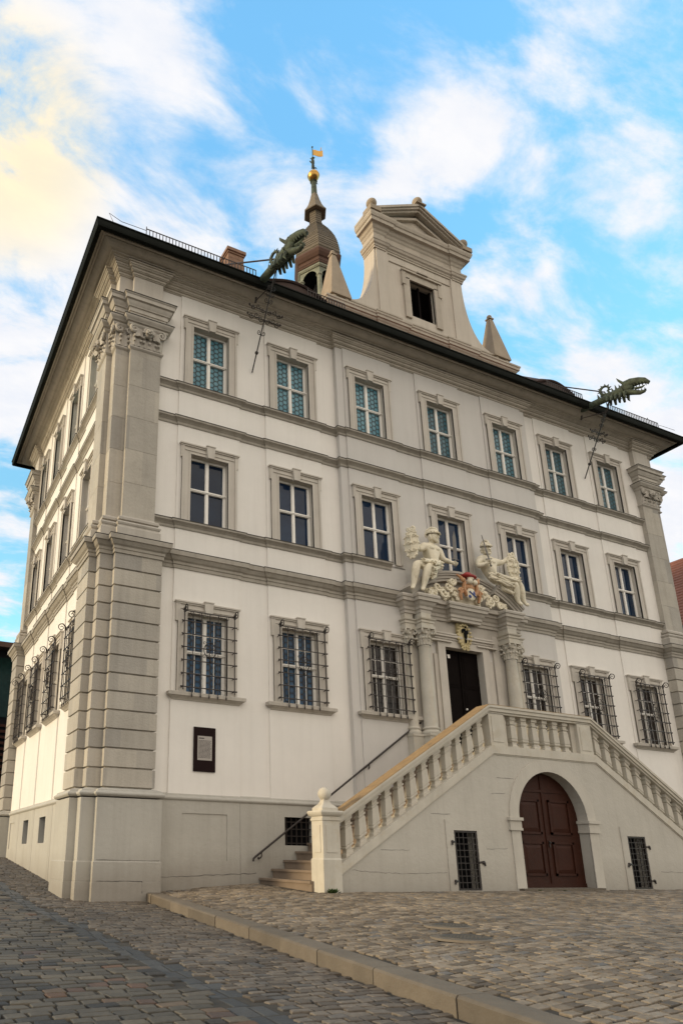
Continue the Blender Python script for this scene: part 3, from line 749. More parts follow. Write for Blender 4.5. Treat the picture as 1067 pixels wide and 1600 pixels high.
for fl in range(3):
    for i,c in enumerate(CX):
        if fl==0 and i==3: continue
        y=-SP-(RR if R0<c<R1 else 0)
        todo.append(((c,y,ZS[fl]),0.,0 if fl==0 else 1,('g1' if i<2 else 'g0') if fl==0 else ('g2','g3')[fl-1]))
    for c in CY: todo.append(((-SP,c,ZS[fl]),-PI/2,0 if fl==0 else 1,('g0','g2','g3')[fl]))
# the prototypes keep only surround and frame until all copies are made
pa,pb=protoA,protoB
first={}
for t in todo:
    k=t[2]
    if k not in first: first[k]=t; continue
    o=copy_tree(pb if k==0 else pa,TH); o.location=t[0]; o.rotation_euler=(0,0,t[1]); o.scale=(.84 if t[1] else 1,1,1); link('pane',prng.choice(PM[t[3]]),o)
    if k==0: link('window_grille',GR,o); link('window_sill',SM,o)
for k,t in first.items():
    o=pb if k==0 else pa; o.parent=TH; o.location=t[0]; o.rotation_euler=(0,0,t[1]); o.scale=(.84 if t[1] else 1,1,1); link('pane',prng.choice(PM[t[3]]),o)
    if k==0: link('window_grille',GR,o); link('window_sill',SM,o)
# ---------------------------------------------------------------- portal
YB=-RR
mb=MB(); XC=9.975
# jambs, lintel and ear mouldings round the door
for s in (-1,1):
    a,b=sorted((XC+s*.65,XC+s*.90)); mb.box(a,b,YB-.09,.25,3.15,6.22)
    a,b=sorted((XC+s*.90,XC+s*1.02)); mb.box(a,b,YB-.05,YB+.02,3.15,6.0)
    a,b=sorted((XC+s*.65,XC+s*.98)); mb.box(a,b,YB-.11,YB,3.15,3.55)
mb.box(XC-.90,XC+.90,YB-.09,.25,6.22,6.42); mb.box(XC-1.0,XC+1.0,YB-.12,YB,6.42,6.48); mb.box(XC-1.06,XC+1.06,YB-.17,YB,6.48,6.54)
for s in (-1,1):
    a,b=sorted((XC+s*.30,XC+s*.98)); mb.box(a,b,YB-.19,YB,6.54,6.58)
    a,b=sorted((XC+s*.45,XC+s*1.15)); mb.box(a,b,YB-.15,YB,6.34,6.38)
# wall strips behind the columns with pilaster slices
for s in (-1,1):
    a,b=sorted((XC+s*1.08,XC+s*1.98)); mb.box(a,b,YB-.06,YB+.02,3.15,6.75)
    mb.box(min(XC+s*1.85,XC+s*2.1),max(XC+s*1.85,XC+s*2.1),YB-.02,YB+.02,2.0,7.1)
portal=mb.build('portal','surr',TH)
dm=MB(); dm.box(XC-.66,XC+.66,.0,.06,3.15,6.24)
for s in (-1,1):
    for (a,b) in ((3.3,4.1),(4.2,5.1),(5.2,6.1)):
        x0,x1=sorted((XC+s*.08,XC+s*.57)); dm.box(x0,x1,-.012,.0,a,b); dm.box(x0+.06,x1-.06,-.022,-.012,a+.06,b-.06)
dm.box(XC-.02,XC+.02,-.03,0,3.15,6.2)
dr=dm.build('portal_door','ddoor',portal)
mb=MB(); mb.ball((XC+.05,-.06,4.62),.03,8); mb.build('door_knob','frame',portal,smooth=50)
mb=MB(); mb.box(XC-.42,XC-.34,-.03,0,5.98,6.08); mb.build('door_number_plate','frame',portal)
def column(x,y,r):
    mb=MB(); z0=3.15
    mb.box(x-r*1.5,x+r*1.5,y-r*1.5,y+r*1.5,z0,z0+.62); mb.box(x-r*1.62,x+r*1.62,y-r*1.62,y+r*1.62,z0+.56,z0+.62)
    zb=z0+.62
    mb.lathe([(r*1.42,0),(r*1.48,.03),(r*1.42,.07),(r*1.2,.09),(r*1.15,.12),(r*1.28,.14),(r*1.28,.17),(r*1.08,.19),(r*1.0,.23),(r*1.0,1.0),(r*.97,1.5),(r*.86,2.22),(r*.9,2.24),(r*.95,2.26),(r*.9,2.28),
              (r*.86,2.30),(r*.95,2.5),(r*1.2,2.72)],(x,y,zb),28)
    zc=zb+2.30
    for row,(h,nn,rr) in enumerate(((.17,8,r*.90),(.29,8,r*.93))):
        for i in range(nn):
            a=2*PI*(i+.5*row)/nn; out=Vector((math.cos(a),math.sin(a),0)); mb_leaf(mb,(x+out.x*(rr+.01),y+out.y*(rr+.01),zc),out,r*.80,h*1.1)
            mb.ball((x+out.x*(rr+.075),y+out.y*(rr+.075),zc+h*1.0),.036,6); mb.ball((x+out.x*(rr+.05),y+out.y*(rr+.05),zc+h*.6),.022,5)
    for i in range(4):
        a=PI/4+i*PI/2; out=Vector((math.cos(a),math.sin(a),0)); mb.spiral((x+out.x*r*1.50,y+out.y*r*1.50,zc+.37),.085,1.4,.030,plane=(out,Vector((0,0,1))),n=6,start=PI*.9)
        an=i*PI/2; mb.ball((x+math.cos(an)*r*1.15,y+math.sin(an)*r*1.15,zc+.40),.04,7)
    q=r*1.35; mb.box(x-q,x+q,y-q,y+q,zc+.42,zc+.50)
    # block of entablature above the column
    e0=zc+.50
    mb.sweep([(x-r*.98,YB),(x-r*.98,y-r*.98),(x+r*.98,y-r*.98),(x+r*.98,YB)],[(0,e0),(0.03,e0+.0),(.03,e0+.07),(.05,e0+.08),(.05,e0+.14),(.08,e0+.16),(.09,e0+.19),(0,e0+.20),(0,6.97)])
    return mb.build('column','stairt',portal,smooth=35)
for s in (-1,1):
    column(XC+s*1.50,YB-.24,.165)
    column(XC+s*1.88,YB-.06,.13)
# entablature: architrave and cornice breaking forward over columns and keystone
def portal_path(o):
    yb,yc,yk=YB-.10,YB-.24-.165,YB-.24
    return [(XC-2.03,YB+.04),(XC-2.03,YB-.22),(XC-1.68,YB-.22),(XC-1.68,yc),(XC-1.32,yc),(XC-1.32,yb),(XC-.52,yb),(XC-.52,yk-.02),(XC+.52,yk-.02),(XC+.52,yb),(XC+1.32,yb),(XC+1.32,yc),(XC+1.68,yc),(XC+1.68,YB-.22),(XC+2.03,YB-.22),(XC+2.03,YB+.04)]
mb=MB(); pp=portal_path(0)
mb.sweep([(XC-2.0,YB+.04),(XC-2.0,YB-.05),(XC+2.0,YB-.05),(XC+2.0,YB+.04)],[(0,6.60),(0,7.2)])
mb.sweep(pp,[(-.10,6.93),(.0,6.93),(.0,7.00),(.03,7.02),(.03,7.09),(.07,7.13),(.10,7.19),(.11,7.21),(.15,7.215),(.155,7.30),(.18,7.31),(.19,7.36),(.17,7.40),(-.1,7.42),(-.3,7.43)])
mb.box(XC-1.95,XC+1.95,YB-.34,YB,7.30,7.415)
mb.build('entablature','trim',portal)
# segmental pediment
mb=MB(); Rp=2.93; zc0=8.38-Rp
def arc(t0,t1,r,n=16): return [(XC+math.sin(t)*r,zc0+math.cos(t)*r) for t in [t0+(t1-t0)*i/n for i in range(n+1)]]
def arcband(t0,t1,yf):
    for (ro,ri,yy) in ((0,.06,yf-.10),(-.055,.11,yf-.07),(-.105,.19,yf-.03),(-.18,.26,yf)):
        A=arc(t0,t1,Rp+ro); B=arc(t0,t1,Rp-ri); mb.strip(list(zip(A,B)),yy,YB+.01)
yF=YB-.38
arcband(-.76,-.40,yF); arcband(.76,.40,yF); arcband(-.41,.41,YB-.20)
A=arc(-.74,.74,Rp-.25)
mb.xz([(A[0][0],7.40)]+A+[(A[-1][0],7.40)],YB-.06,YB+.01)
mb.build('segmental_pediment','trim',portal)
# coat of arms in the pediment
mb=MB(); rg=random.Random(3)
yA=YB-.40
for s in (-1,1):
    for (dx,z,r0,st) in ((.42,7.62,.13,0),(.62,7.80,.13,1.5),(.80,7.58,.12,3),(.98,7.72,.10,4),(1.12,7.52,.08,2),(1.28,7.50,.06,1),(.5,7.95,.10,2.4),(.70,7.50,.09,5),(.36,7.50,.08,0.4)):
        mb.spiral((XC+s*dx*1.04,yA+rg.uniform(-.03,.03),z+.02),r0*1.18,1.35,.042,plane=(Vector((s,0,0)),Vector((0,0,1))),n=6,start=st)
        mb.ball((XC+s*dx,yA-.02,z),r0*.42,7)
    for k in range(16):
        t=k/15; x=XC+s*(.30+1.05*t); z=7.50+.42*(1-t)*rg.random()+.05
        mb_leaf(mb,(x,yA+.06,z-.05),Vector((s*.2,-1,0)).normalized(),.13,.17); mb.ball((x,yA+.02,z),.05*rg.uniform(.6,1.1),6)
mb.box(XC-.5,XC+.5,yA+.06,YB,7.42,7.60)
ca=mb.build('coat_of_arms','stat',portal,smooth=45)
mb=MB()   # ochre mantling, two small supporters
for s in (-1,1):
    mb.tube([(XC+s*.12,yA-.10,7.60),(XC+s*.24,yA-.13,7.78),(XC+s*.20,yA-.14,7.96),(XC+s*.30,yA-.12,8.10),(XC+s*.40,yA-.08,8.18)],[.05,.06,.05,.045,.02],7)
    mb.ball((XC+s*.25,yA-.15,8.02),.065,8); mb.spiral((XC+s*.32,yA-.12,7.70),.09,1.3,.03,plane=(Vector((s,0,0)),Vector((0,0,1))),n=6)
    mb.tube([(XC+s*.30,yA-.12,7.78),(XC+s*.34,yA-.10,7.62),(XC+s*.30,yA-.08,7.46)],[.05,.045,.03],7)
mb.ball((XC,yA-.09,7.86),.15,10,(1.2,.6,.7))
mb.build('mantling','orange',portal,smooth=50)
mb=MB(); mb.ball((XC-.02,yA-.12,8.16),.20,14,(1.35,.75,.32)); mb.ball((XC-.02,yA-.10,8.22),.11,10,(1.2,.8,.7)); mb.build('crimson_hat','red',portal,smooth=50)
mb=MB(); mb.ball((XC-.06,yA-.19,8.00),.085,10); mb.ball((XC+.12,yA-.19,7.98),.075,10); mb.ball((XC,yA-.17,8.10),.06,8,(2.,1,.6)); mb.build('crest_helmets','stat',portal,smooth=50)
mb=MB(); mb.ball((XC,yA-.13,7.65),.165,14,(.95,.35,1.15)); sh=mb.build('arms_shield','stat',portal,smooth=50)
mb=MB()
for s,z in ((-1,7.60),(1,7.66)): mb.ball((XC+s*.06,yA-.175,z),.075,8,(.7,.3,1.)) if s>0 else mb.ball((XC+s*.075,yA-.17,z-.03),.06,8,(.9,.3,.8))
mb.tube([(XC-.1,yA-.19,7.70),(XC+.11,yA-.19,7.56)],.02,5)
mb.build('blue_field','blue',portal,smooth=50)
# oval cartouche over the door
mb=MB(); yk=YB-.16; cz=6.58
mb.ball((XC-.02,yk+.05,cz),.22,20,(.98,.30,1.35))
for i in range(18):
    a=2*PI*i/18; mb.ball((XC-.02+math.cos(a)*.23,yk,cz+math.sin(a)*.31),.042,6)
for s in (-1,1): mb.spiral((XC-.02+s*.07,yk-.01,cz-.37),.065,1.3,.024,plane=(Vector((s,0,0)),Vector((0,0,1))),n=6)
mb.box(XC-.2,XC+.16,yk+.04,YB,cz-.2,cz+.36)
mb.build('oval_cartouche','ivory',portal,smooth=50)
mb=MB(); q=yk-.045
mb.ball((XC-.03,q+.02,cz+.16),.05,8,(1.4,.5,.8)); mb.ball((XC-.01,q,cz+.02),.085,8,(.7,.4,1.5)); mb.ball((XC+.06,q+.01,cz+.10),.05,8,(.8,.5,1.3)); mb.ball((XC-.10,q+.01,cz+.12),.045,8,(.7,.5,1.4)); mb.ball((XC+.0,q+.02,cz-.15),.05,8,(.8,.4,1.3))
mb.ball((XC+.02,q+.01,cz+.24),.03,6)
mb.build('cartouche_emblem','black',portal,smooth=50)
# ---------------------------------------------------------------- gable
YG=.08
mb=MB()
gp=[]
def scroll(s):
    # from base outwards corner up along the concave curve
    pts=[]
    for i in range(15):
        t=i/14*PI/2; x=3.1-1.3*math.sin(t)**.9; z=16.95+2.45*(1-math.cos(t))**1.15
        pts.append((XC+s*x,z))
    return pts
l=scroll(-1); r_=scroll(1)
hG=(XC-.50,XC+.50,17.25,18.62)
top=19.3
def half(s):
    pts=scroll(s)            # outer curve from bottom (wide) to top (narrow)
    prof=[]
    for (x,z) in pts: prof.append(((x,z),(XC+s*1.0,z)))
    return prof
for s in (-1,1):
    mb.strip(half(s)+[((XC+s*1.80,top+.2),(XC+s*1.0,top+.2))],YG,YG+.52)
    mb.box(min(XC+s*.5,XC+s*1.0),max(XC+s*.5,XC+s*1.0),YG,YG+.48,16.9,19.45)
    a,b=sorted((XC+s*1.30,XC+s*1.74)); mb.box(a,b,YG-.035,YG+.01,16.95,19.42)
mb.box(XC-.5,XC+.5,YG,YG+.48,18.62,19.45); mb.box(XC-.5,XC+.5,YG,YG+.48,16.9,17.25)
mb.box(XC-3.55,XC+3.55,YG-.03,YG+.56,15.3,16.3)
gable=mb.build('gable','ggrey',TH)
mb=MB()
for s in (-1,1):
    a,b=sorted((XC+s*.5,XC+s*.74)); mb.box(a,b,YG-.06,YG+.05,17.1,18.66); a,b=sorted((XC+s*.66,XC+s*.80)); mb.box(a,b,YG-.08,YG+.05,18.35,18.9)
    a,b=sorted((XC+s*.22,XC+s*.80)); mb.box(a,b,YG-.10,YG+.05,18.9,18.95)
mb.box(XC-.74,XC+.74,YG-.06,YG+.05,18.62,18.86); mb.box(XC-.80,XC+.80,YG-.12,YG+.05,18.86,18.90); mb.box(XC-.22,XC+.22,YG-.14,YG+.05,18.95,19.0)
mb.box(XC-1.25,XC+1.25,YG-.03,YG+.05,19.08,19.10)
mb.build('gable_window_surround','gstone',gable)
mb=MB(); mb.box(XC-.5,XC+.5,YG+.22,YG+.28,17.2,18.64)
for s in (-1,1):
    for i in range(16): z=17.28+i*.083; a,b=sorted((XC+s*.05,XC+s*.47)); mb.add([(a,YG+.15,z),(b,YG+.15,z),(b,YG+.20,z+.055),(a,YG+.20,z+.055),(a,YG+.16,z-.012),(b,YG+.16,z-.012),(b,YG+.21,z+.045),(a,YG+.21,z+.045)],[(0,1,2,3),(7,6,5,4),(0,4,5,1)])
mb.box(XC-.03,XC+.03,YG+.12,YG+.2,17.25,18.62); mb.box(XC-.5,XC-.44,YG+.12,YG+.2,17.25,18.62); mb.box(XC+.44,XC+.5,YG+.12,YG+.2,17.25,18.62)
mb.build('louvred_shutter','ddoor',gable)
# base cornice of the gable (z 16.1 - 16.75) with breaks under the pilasters
def gpath(b,d0,d1): # half width b
    p=[(XC-b,YG+.56),(XC-b,YG-d0)]
    for (a0,a1) in ((-1.85,-.95),(.95,1.85)):
        p+=[(XC+a0,YG-d0),(XC+a0,YG-d1),(XC+a1,YG-d1),(XC+a1,YG-d0)]
    return p+[(XC+b,YG-d0),(XC+b,YG+.56)]
mb=MB()
mb.sweep(gpath(3.62,.0,.04),[(-.4,16.12),(.02,16.12),(.02,16.22),(.04,16.23),(.05,16.30),(.08,16.33),(.10,16.38),(.14,16.42),(.15,16.46),(.19,16.47),(.195,16.55),(.22,16.57),(.225,16.62),(.20,16.64),(-.5,16.68)])
mb.box(XC-3.58,XC+3.58,YG-.1,YG+.48,16.60,16.70)
mb.sweep(gpath(2.95,-.01,.03),[(-.4,16.68),(.0,16.68),(.0,16.88),(.03,16.90),(.03,16.95),(-.4,16.97)])
# upper entablature
ub=1.80
def upath(b,f): return [(XC-b,YG+.52),(XC-b,YG-.04),(XC-b+.42,YG-.04),(XC-b+.42,YG-f),(XC+b-.42,YG-f),(XC+b-.42,YG-.04),(XC+b,YG-.04),(XC+b,YG+.52)]
mb.sweep(upath(ub,.01),[(-.3,19.38),(.02,19.38),(.02,19.44),(.04,19.45),(.05,19.50),(.09,19.53),(.11,19.60),(.13,19.62),(.135,19.67),(.09,19.70),(-.3,19.72)])
mb.sweep(upath(ub,.01),[(-.3,19.70),(.01,19.70),(.01,19.98),(.04,20.02),(.06,20.08),(.10,20.12),(.13,20.19),(.15,20.21),(.23,20.23),(.24,20.34),(.27,20.36),(.30,20.44),(.31,20.50),(.28,20.54),(-.3,20.56)])
mb.build('gable_cornice','gstone',gable)
mb=MB()   # triangular pediment
def tri(zb,hw,ap,y0,y1): mb.xz([(XC-hw,zb),(XC+hw,zb),(XC,ap)],y0,y1)
tri(20.52,1.85,21.37,YG+.02,YG+.48)
def rake(hw,zb,ap,th,y0):
    for s in (-1,1): mb.strip([((XC+s*hw,zb+th),(XC+s*hw,zb)),((XC,ap+th),(XC,ap))],y0,YG+.52)
rake(2.10,20.54,21.64,.09,YG-.34); rake(2.04,20.52,21.56,.09,YG-.29); rake(1.93,20.52,21.48,.10,YG-.22); rake(1.68,20.52,21.26,.10,YG-.09); 
tri2=[(XC-.75,20.58),(XC+.75,20.58),(XC,20.97)]; mb.xz(tri2,YG-.06,YG+.03)
mb.build('triangular_pediment','gstone',gable)
def finial(x,y,z,r,h):
    mb=MB(); mb.box(x-r*1.2,x+r*1.2,y-r*1.2,y+r*1.2,z,z+h*.6); mb.lathe([(r*1.1,h*.6),(r*.7,h*.7),(r*.5,h*.85),(r*.55,h)],(x,y,z),14); mb.ball((x,y,z+h+r*.9),r,16)
    mb.build('ball_finial','sstone',gable,smooth=40)
finial(XC-1.90,YG-.16,20.56,.17,.28); finial(XC+1.90,YG-.16,20.56,.17,.28); finial(XC,YG-.20,21.68,.17,.08)
def obelisk(x,y,z):
    mb=MB(); b=.36
    for sx in (-1,1):
        for sy in (-1,1): mb.ball((x+sx*.22,y+sy*.22,z+.13),.12,12)
    v=[(x+sx*b,y+sy*b,z+.24) for sx,sy in((-1,-1),(1,-1),(1,1),(-1,1))]+[(x+sx*.07,y+sy*.07,z+2.0) for sx,sy in((-1,-1),(1,-1),(1,1),(-1,1))]
    mb.add(v,[(3,2,1,0),(4,5,6,7)]+[(i,(i+1)%4,4+(i+1)%4,4+i) for i in range(4)])
    mb.box(x-b,x+b,y-b,y+b,z+.20,z+.245); mb.box(x-.10,x+.10,y-.10,y+.10,z+2.0,z+2.05); mb.ball((x,y,z+2.12),.085,10)
    mb.build('obelisk','sstone',gable,smooth=35)
obelisk(XC-3.22,YG+.25,16.66); obelisk(XC+3.22,YG+.25,16.66)
# ---------------------------------------------------------------- bell turret
tx,ty=9.8,5.55; rot=PI/6*0
def hexp(mb,prof): mb.lathe(prof,(tx,ty,0),6,rot=0)
mb=MB(); hexp(mb,[(1.15,20.0),(1.0,21.2),(.95,21.9)]); tur=mb.build('bell_turret','turw',TH)
for i in range(6):
    a=PI/3*i; x,y=tx+math.cos(a)*.80,ty+math.sin(a)*.80
    p=MB(); p.lathe([(.105,21.8),(.095,23.05),(.13,23.08),(.13,23.14)],(x,y,0),8); p.build('post',M_['turw'],tur,smooth=30)
mb=MB()
for i in range(6):
    a0,a1=PI/3*i,PI/3*(i+1); A=Vector((tx+math.cos(a0)*.86,ty+math.sin(a0)*.86)); B=Vector((tx+math.cos(a1)*.86,ty+math.sin(a1)*.86))
    n=10; top_=[];bot=[]
    for k in range(n+1):
        t=k/n; q=A+(B-A)*t; u=min(1,abs(t-.5)/.36); zz=23.10+.34*math.sqrt(max(0,1-u*u)); top_.append((q.x,q.y,23.75)); bot.append((q.x,q.y,zz))
    mb.add(top_+bot,[(k,k+1,n+2+k,n+1+k) for k in range(n)])
hexp(mb,[(.90,23.50),(.95,23.56),(.95,23.62),(.90,23.66),(.90,23.9)])
mb.build('arcade','turw',tur)
mb=MB(); hexp(mb,[(.5,23.62),(.97,23.64),(1.0,23.72),(.90,23.76),(.90,23.79),(.94,23.80),(.94,23.86),(.90,23.87),(.90,23.98),(.96,24.02),(1.04,24.14),(1.08,24.26),(1.04,24.36),(.5,24.40)])
mb.build('turret_cornice','turr',tur)
mb=MB(); mb.lathe([(.02,23.45),(.12,23.40),(.20,23.1),(.24,22.7),(.38,22.45),(.001,22.5)],(tx,ty,0),16); mb.build('bell','iron',tur,smooth=40)  # dark core in bell shape, added to blacken the open belfry inside
mb=MB(); hexp(mb,[(.84,23.46),(.001,23.47)]); hexp(mb,[(.84,21.95),(.001,21.96)]); mb.build('belfry_dark_sheets','black',tur)  # black ceiling and floor sheets, added to paint the belfry's inner shade
dome=MB()
pf=[(.98,24.36),(1.02,24.45),(1.01,24.62),(.98,24.85),(.92,25.15),(.83,25.45),(.70,25.75),(.54,26.05),(.38,26.30),(.30,26.42),(.27,26.55),(.27,27.15)]
import itertools
fine=[]
for (r0,z0_),(r1,z1_) in zip(pf,pf[1:]):
    n=max(1,int((z1_-z0_)/.10))
    for k in range(n):
        ra=r0+(r1-r0)*k/n; rb=r0+(r1-r0)*(k+1)/n; za=z0_+(z1_-z0_)*k/n; zb=z0_+(z1_-z0_)*(k+1)/n
        fine+=[(ra+.02,za),(rb+.004,zb-.003)]
hexp(dome,fine+[(.2,27.2)])
hexp(dome,[(.28,27.12),(.50,27.10),(.52,27.14),(.42,27.30),(.33,27.5),(.24,27.8),(.17,28.1),(.13,28.25)])
dome.build('onion_dome','shing',tur)
mb=MB(); mb.lathe([(.13,28.2),(.11,28.9),(.16,28.95),(.10,29.0),(.06,29.06)],(tx,ty,0),12); mb.tube([(tx,ty,29.6),(tx,ty,31.0)],.02,6)
mb.box(tx-.2,tx+.2,ty-.012,ty+.012,28.93,28.95)
for i in range(5):      # small figure and leaf work carrying the vane
    a=i*1.3; mb.tube([(tx,ty,29.75+.12*i),(tx+.14*math.cos(a),ty+.05*math.sin(a),29.85+.13*i),(tx+.20*math.cos(a),ty,29.80+.15*i)],[.03,.025,.01],5)
mb.ball((tx,ty,30.12),.085,8,(1,.7,2.2)); mb.ball((tx,ty,30.36),.055,8); mb.ball((tx,ty,31.0),.04,8)
for s in (-1,1): mb.tube([(tx+s*.03,ty,29.95),(tx+s*.06,ty,29.70)],[.04,.025],6)
mb.build('turret_spike','verd',tur,smooth=40)
mb=MB(); mb.ball((tx,ty,29.30),.25,24); mb.lathe([(.252,29.27),(.265,29.30),(.252,29.33)],(tx,ty,0),24)
mb.build('gilt_ball','gold',tur,smooth=50)
mb=MB(); n=8
v=[];f=[]
for k in range(n+1):
    t=k/n; x=tx+.03+.42*t; yy=ty-.10*t+.04*math.sin(t*5); v+=[(x,yy,30.55+.05*math.sin(t*6)),(x,yy,30.86+.06*math.sin(t*6)+.05*t),(x,yy+.012,30.86+.06*math.sin(t*6)+.05*t),(x,yy+.012,30.55+.05*math.sin(t*6))]
for k in range(n):
    for q_ in range(4): f.append((k*4+q_,k*4+(q_+1)%4,(k+1)*4+(q_+1)%4,(k+1)*4+q_))
mb.add(v,f+[(0,1,2,3),(n*4+3,n*4+2,n*4+1,n*4)]); mb.tube([(tx+.38,ty-.1,30.9),(tx+.40,ty-.1,31.06)],.02,5)
mb.build('weathervane','gold',tur)
# ---------------------------------------------------------------- dragon gargoyles
def gargoyle(base,foot,ang,drop):
    gx=0.; Rz=Matrix.Rotation(R(ang),3,'Z'); B=Vector(base)
    def W_(p):
        p=Vector(p); q=Rz@Vector((p.x,p.y+.84,0)); k=-(p.y+.84); return B+Vector((q.x,q.y,p.z-15.24-(.10+drop)*k))
    def bd(mb,*a,**k):
        mb.v=[tuple(W_(v)) for v in mb.v]; return mb.build(*a,**k)
    mb=MB(); z=15.22
    yy=[-.55,-.9,-1.3,-1.6,-1.85]; 
    mb.tube([(gx,-.4,15.12),(gx,-.95,15.20),(gx,-1.35,15.27),(gx,-1.62,15.31),(gx,-1.90,15.36)],[.10,.11,.115,.15,.17],10)
    g=bd(mb,'gargoyle','verd',TH,smooth=50)
    h=MB()
    # skull, snout with hooked nose, open lower jaw
    h.ball((gx,-1.98,15.42),.20,12,(.75,1.15,.85))
    h.tube([(gx,-1.95,15.50),(gx,-2.15,15.56),(gx,-2.35,15.55),(gx,-2.50,15.50),(gx,-2.60,15.40),(gx,-2.58,15.33)],[.17,.15,.12,.10,.06,.015],10)
    h.tube([(gx,-1.95,15.30),(gx,-2.15,15.20),(gx,-2.33,15.12),(gx,-2.45,15.13),(gx,-2.50,15.20)],[.13,.09,.075,.05,.012],8)
    for s in (-1,1):
        for k in range(5):
            y_=-2.14-.09*k; h.tube([(gx+s*.075,y_,15.48-.01*k),(gx+s*.07,y_-.01,15.38-.01*k)],[.022,.003],5)
            h.tube([(gx+s*.05,y_+.02,15.20-.01*k),(gx+s*.05,y_+.01,15.28-.01*k)],[.018,.003],5)
        h.ball((gx+s*.12,-2.08,15.58),.045,8); h.ball((gx+s*.06,-2.52,15.52),.035,7)
        h.tube([(gx+s*.12,-1.95,15.55),(gx+s*.20,-1.86,15.66),(gx+s*.18,-1.80,15.78)],[.05,.035,.006],6)       # ears
        for k in range(5):          # ragged beard and fins under the neck
            a=k*.35; h.tube([(gx+s*.10,-1.95+.13*k,15.26),(gx+s*(.16+.03*(k%2)),-1.93+.13*k,15.08-.03*(k%2)),(gx+s*.12,-1.98+.14*k,14.98+.02*k)],[.06,.035,.004],5)
    h.tube([(gx,-2.2,15.32),(gx,-2.40,15.30),(gx,-2.50,15.34)],[.05,.035,.01],6)
    bd(h,'dragon_head','verd',g,smooth=50)
    c=MB()
    for k in range(7):
        y_=-1.15-.11*k; hh_=.10+.05*(k%2); c.tube([(gx,y_,15.36+.02*k),(gx,y_+.03,15.42+.02*k+hh_)],[.05,.006],5)
    cc=Vector((gx,-1.38,15.60)); n=22; pts=[cc+Vector((0,math.cos(a),math.sin(a)))*(.20-.006*i) for i,a in enumerate([-2.0+ i*.30 for i in range(n)])]
    c.tube(pts,[.055-.0015*i for i in range(n)],7)
    for i in range(2,n,2):
        p=pts[i]; d=(p-cc).normalized(); c.tube([p+d*.03,p+d*.10],[.03,.004],5)
    bd(c,'curled_crest','verd',g,smooth=50)
    s=MB()      # tie rod to the roof, and the wrought stay down to the wall
    F=Vector(foot); T_=W_((0,-1.45,15.22)); A_=W_((0,-1.35,15.52)); b=Rz@Vector((1,0,0))
    s.tube([A_,(B.x-.55,1.15,17.45)],.022,6)
    s.tube([T_,F],.018,6)
    s.tube([T_,T_+Vector((.06,.15,-.27)),T_+(F-T_)*.2],.012,5)
    s.tube([(B.x,-.50,15.02),T_+(F-T_)*.16],.014,5); s.tube([(B.x,-.50,15.12),(B.x,-.46,14.98)],.03,6)
    s.ball(F+(T_-F)*.19,.05,8)
    a=(T_-F).normalized(); b=(b-a*b.dot(a)).normalized()
    for t,rr in ((.50,.10),(.58,.08)):
        P0_=F+(T_-F)*t
        for e in (-1,1):
            for k in range(3): s.spiral(P0_+b*e*(.11+.15*k)+a*(.05*(k%2)),rr*.8,1.3,.013,plane=(b*e,a),n=5,start=PI)
            s.tube([P0_,P0_+b*e*.52],.012,5); s.lathe([(.001,0),(.03,.03),(.001,.09)],tuple(P0_+b*e*.52),6)
    for t in (.38,.68,.74,.80):
        P0_=F+(T_-F)*t
        for e in (-1,1): s.spiral(P0_+b*e*.07,.065,1.3,.012,plane=(b*e,a),n=5,start=PI)
    s.build('wrought_iron_stay','iron',g,smooth=50)
gargoyle((3.60,-.84,15.44),(3.71,-.03,13.10),9,.02); gargoyle((15.95,-.84,15.34),(16.26,-.03,13.05),14,.08)
#PART2
# ================================================================= STAIRCASE
ST=empty('staircase','double outside staircase with stone balustrade, arched brown door and two iron hatches','staircase',(XC,-1.2,.2))
ST.location=(0,0,0)
YS=-2.35; TH_=.28; XL,XR=8.36,XC*2-8.36; SL=.615
def low(x):      # lower edge of the string course
    return 3.07-SL*max(0,XL-x,x-XR)
XA,XB=4.22,2*XC-4.22
RA=1.06; ZA=1.70; hc=(7.36,2*XC-7.36)
def arcz(x,r=RA): 
    d_=abs(x-XC); return ZA+math.sqrt(max(0,r*r-d_*d_))
mb=MB()
xs={XA,XB,XL,XR}|{XC+RA*math.sin(PI/2*i/12)*s for i in range(13) for s in(-1,1)}
for c in hc: xs|={c-.31,c+.31}
xs=sorted(xs)
for a,b in zip(xs,xs[1:]):
    m_=(a+b)/2; y=YS
    if abs(m_-XC)<RA: segs=[((arcz(a),arcz(b)),(low(a),low(b)))]
    elif min(abs(m_-c) for c in hc)<.31: segs=[((-.1,-.1),(.24,.24)),((1.41,1.41),(low(a),low(b)))]
    else: segs=[((-.1,-.1),(low(a),low(b)))]
    for (p,q) in segs: mb.quad((a,y,p[0]),(b,y,p[1]),(b,y,q[1]),(a,y,q[0]))
# reveals
for a,b in zip(xs,xs[1:]):
    if abs((a+b)/2-XC)<RA: mb.quad((a,YS,arcz(a)),(b,YS,arcz(b)),(b,YS+.45,arcz(b)),(a,YS+.45,arcz(a)))
for s in (-1,1): mb.quad((XC+s*RA,YS,0),(XC+s*RA,YS+.45,0),(XC+s*RA,YS+.45,ZA),(XC+s*RA,YS,ZA))
for c in hc:
    P_=[(c-.31,.24),(c+.31,.24),(c+.31,1.41),(c-.31,1.41)]
    for (p,q) in zip(P_,P_[1:]+P_[:1]): mb.quad((p[0],YS,p[1]),(q[0],YS,q[1]),(q[0],YS+.3,q[1]),(p[0],YS+.3,p[1]))
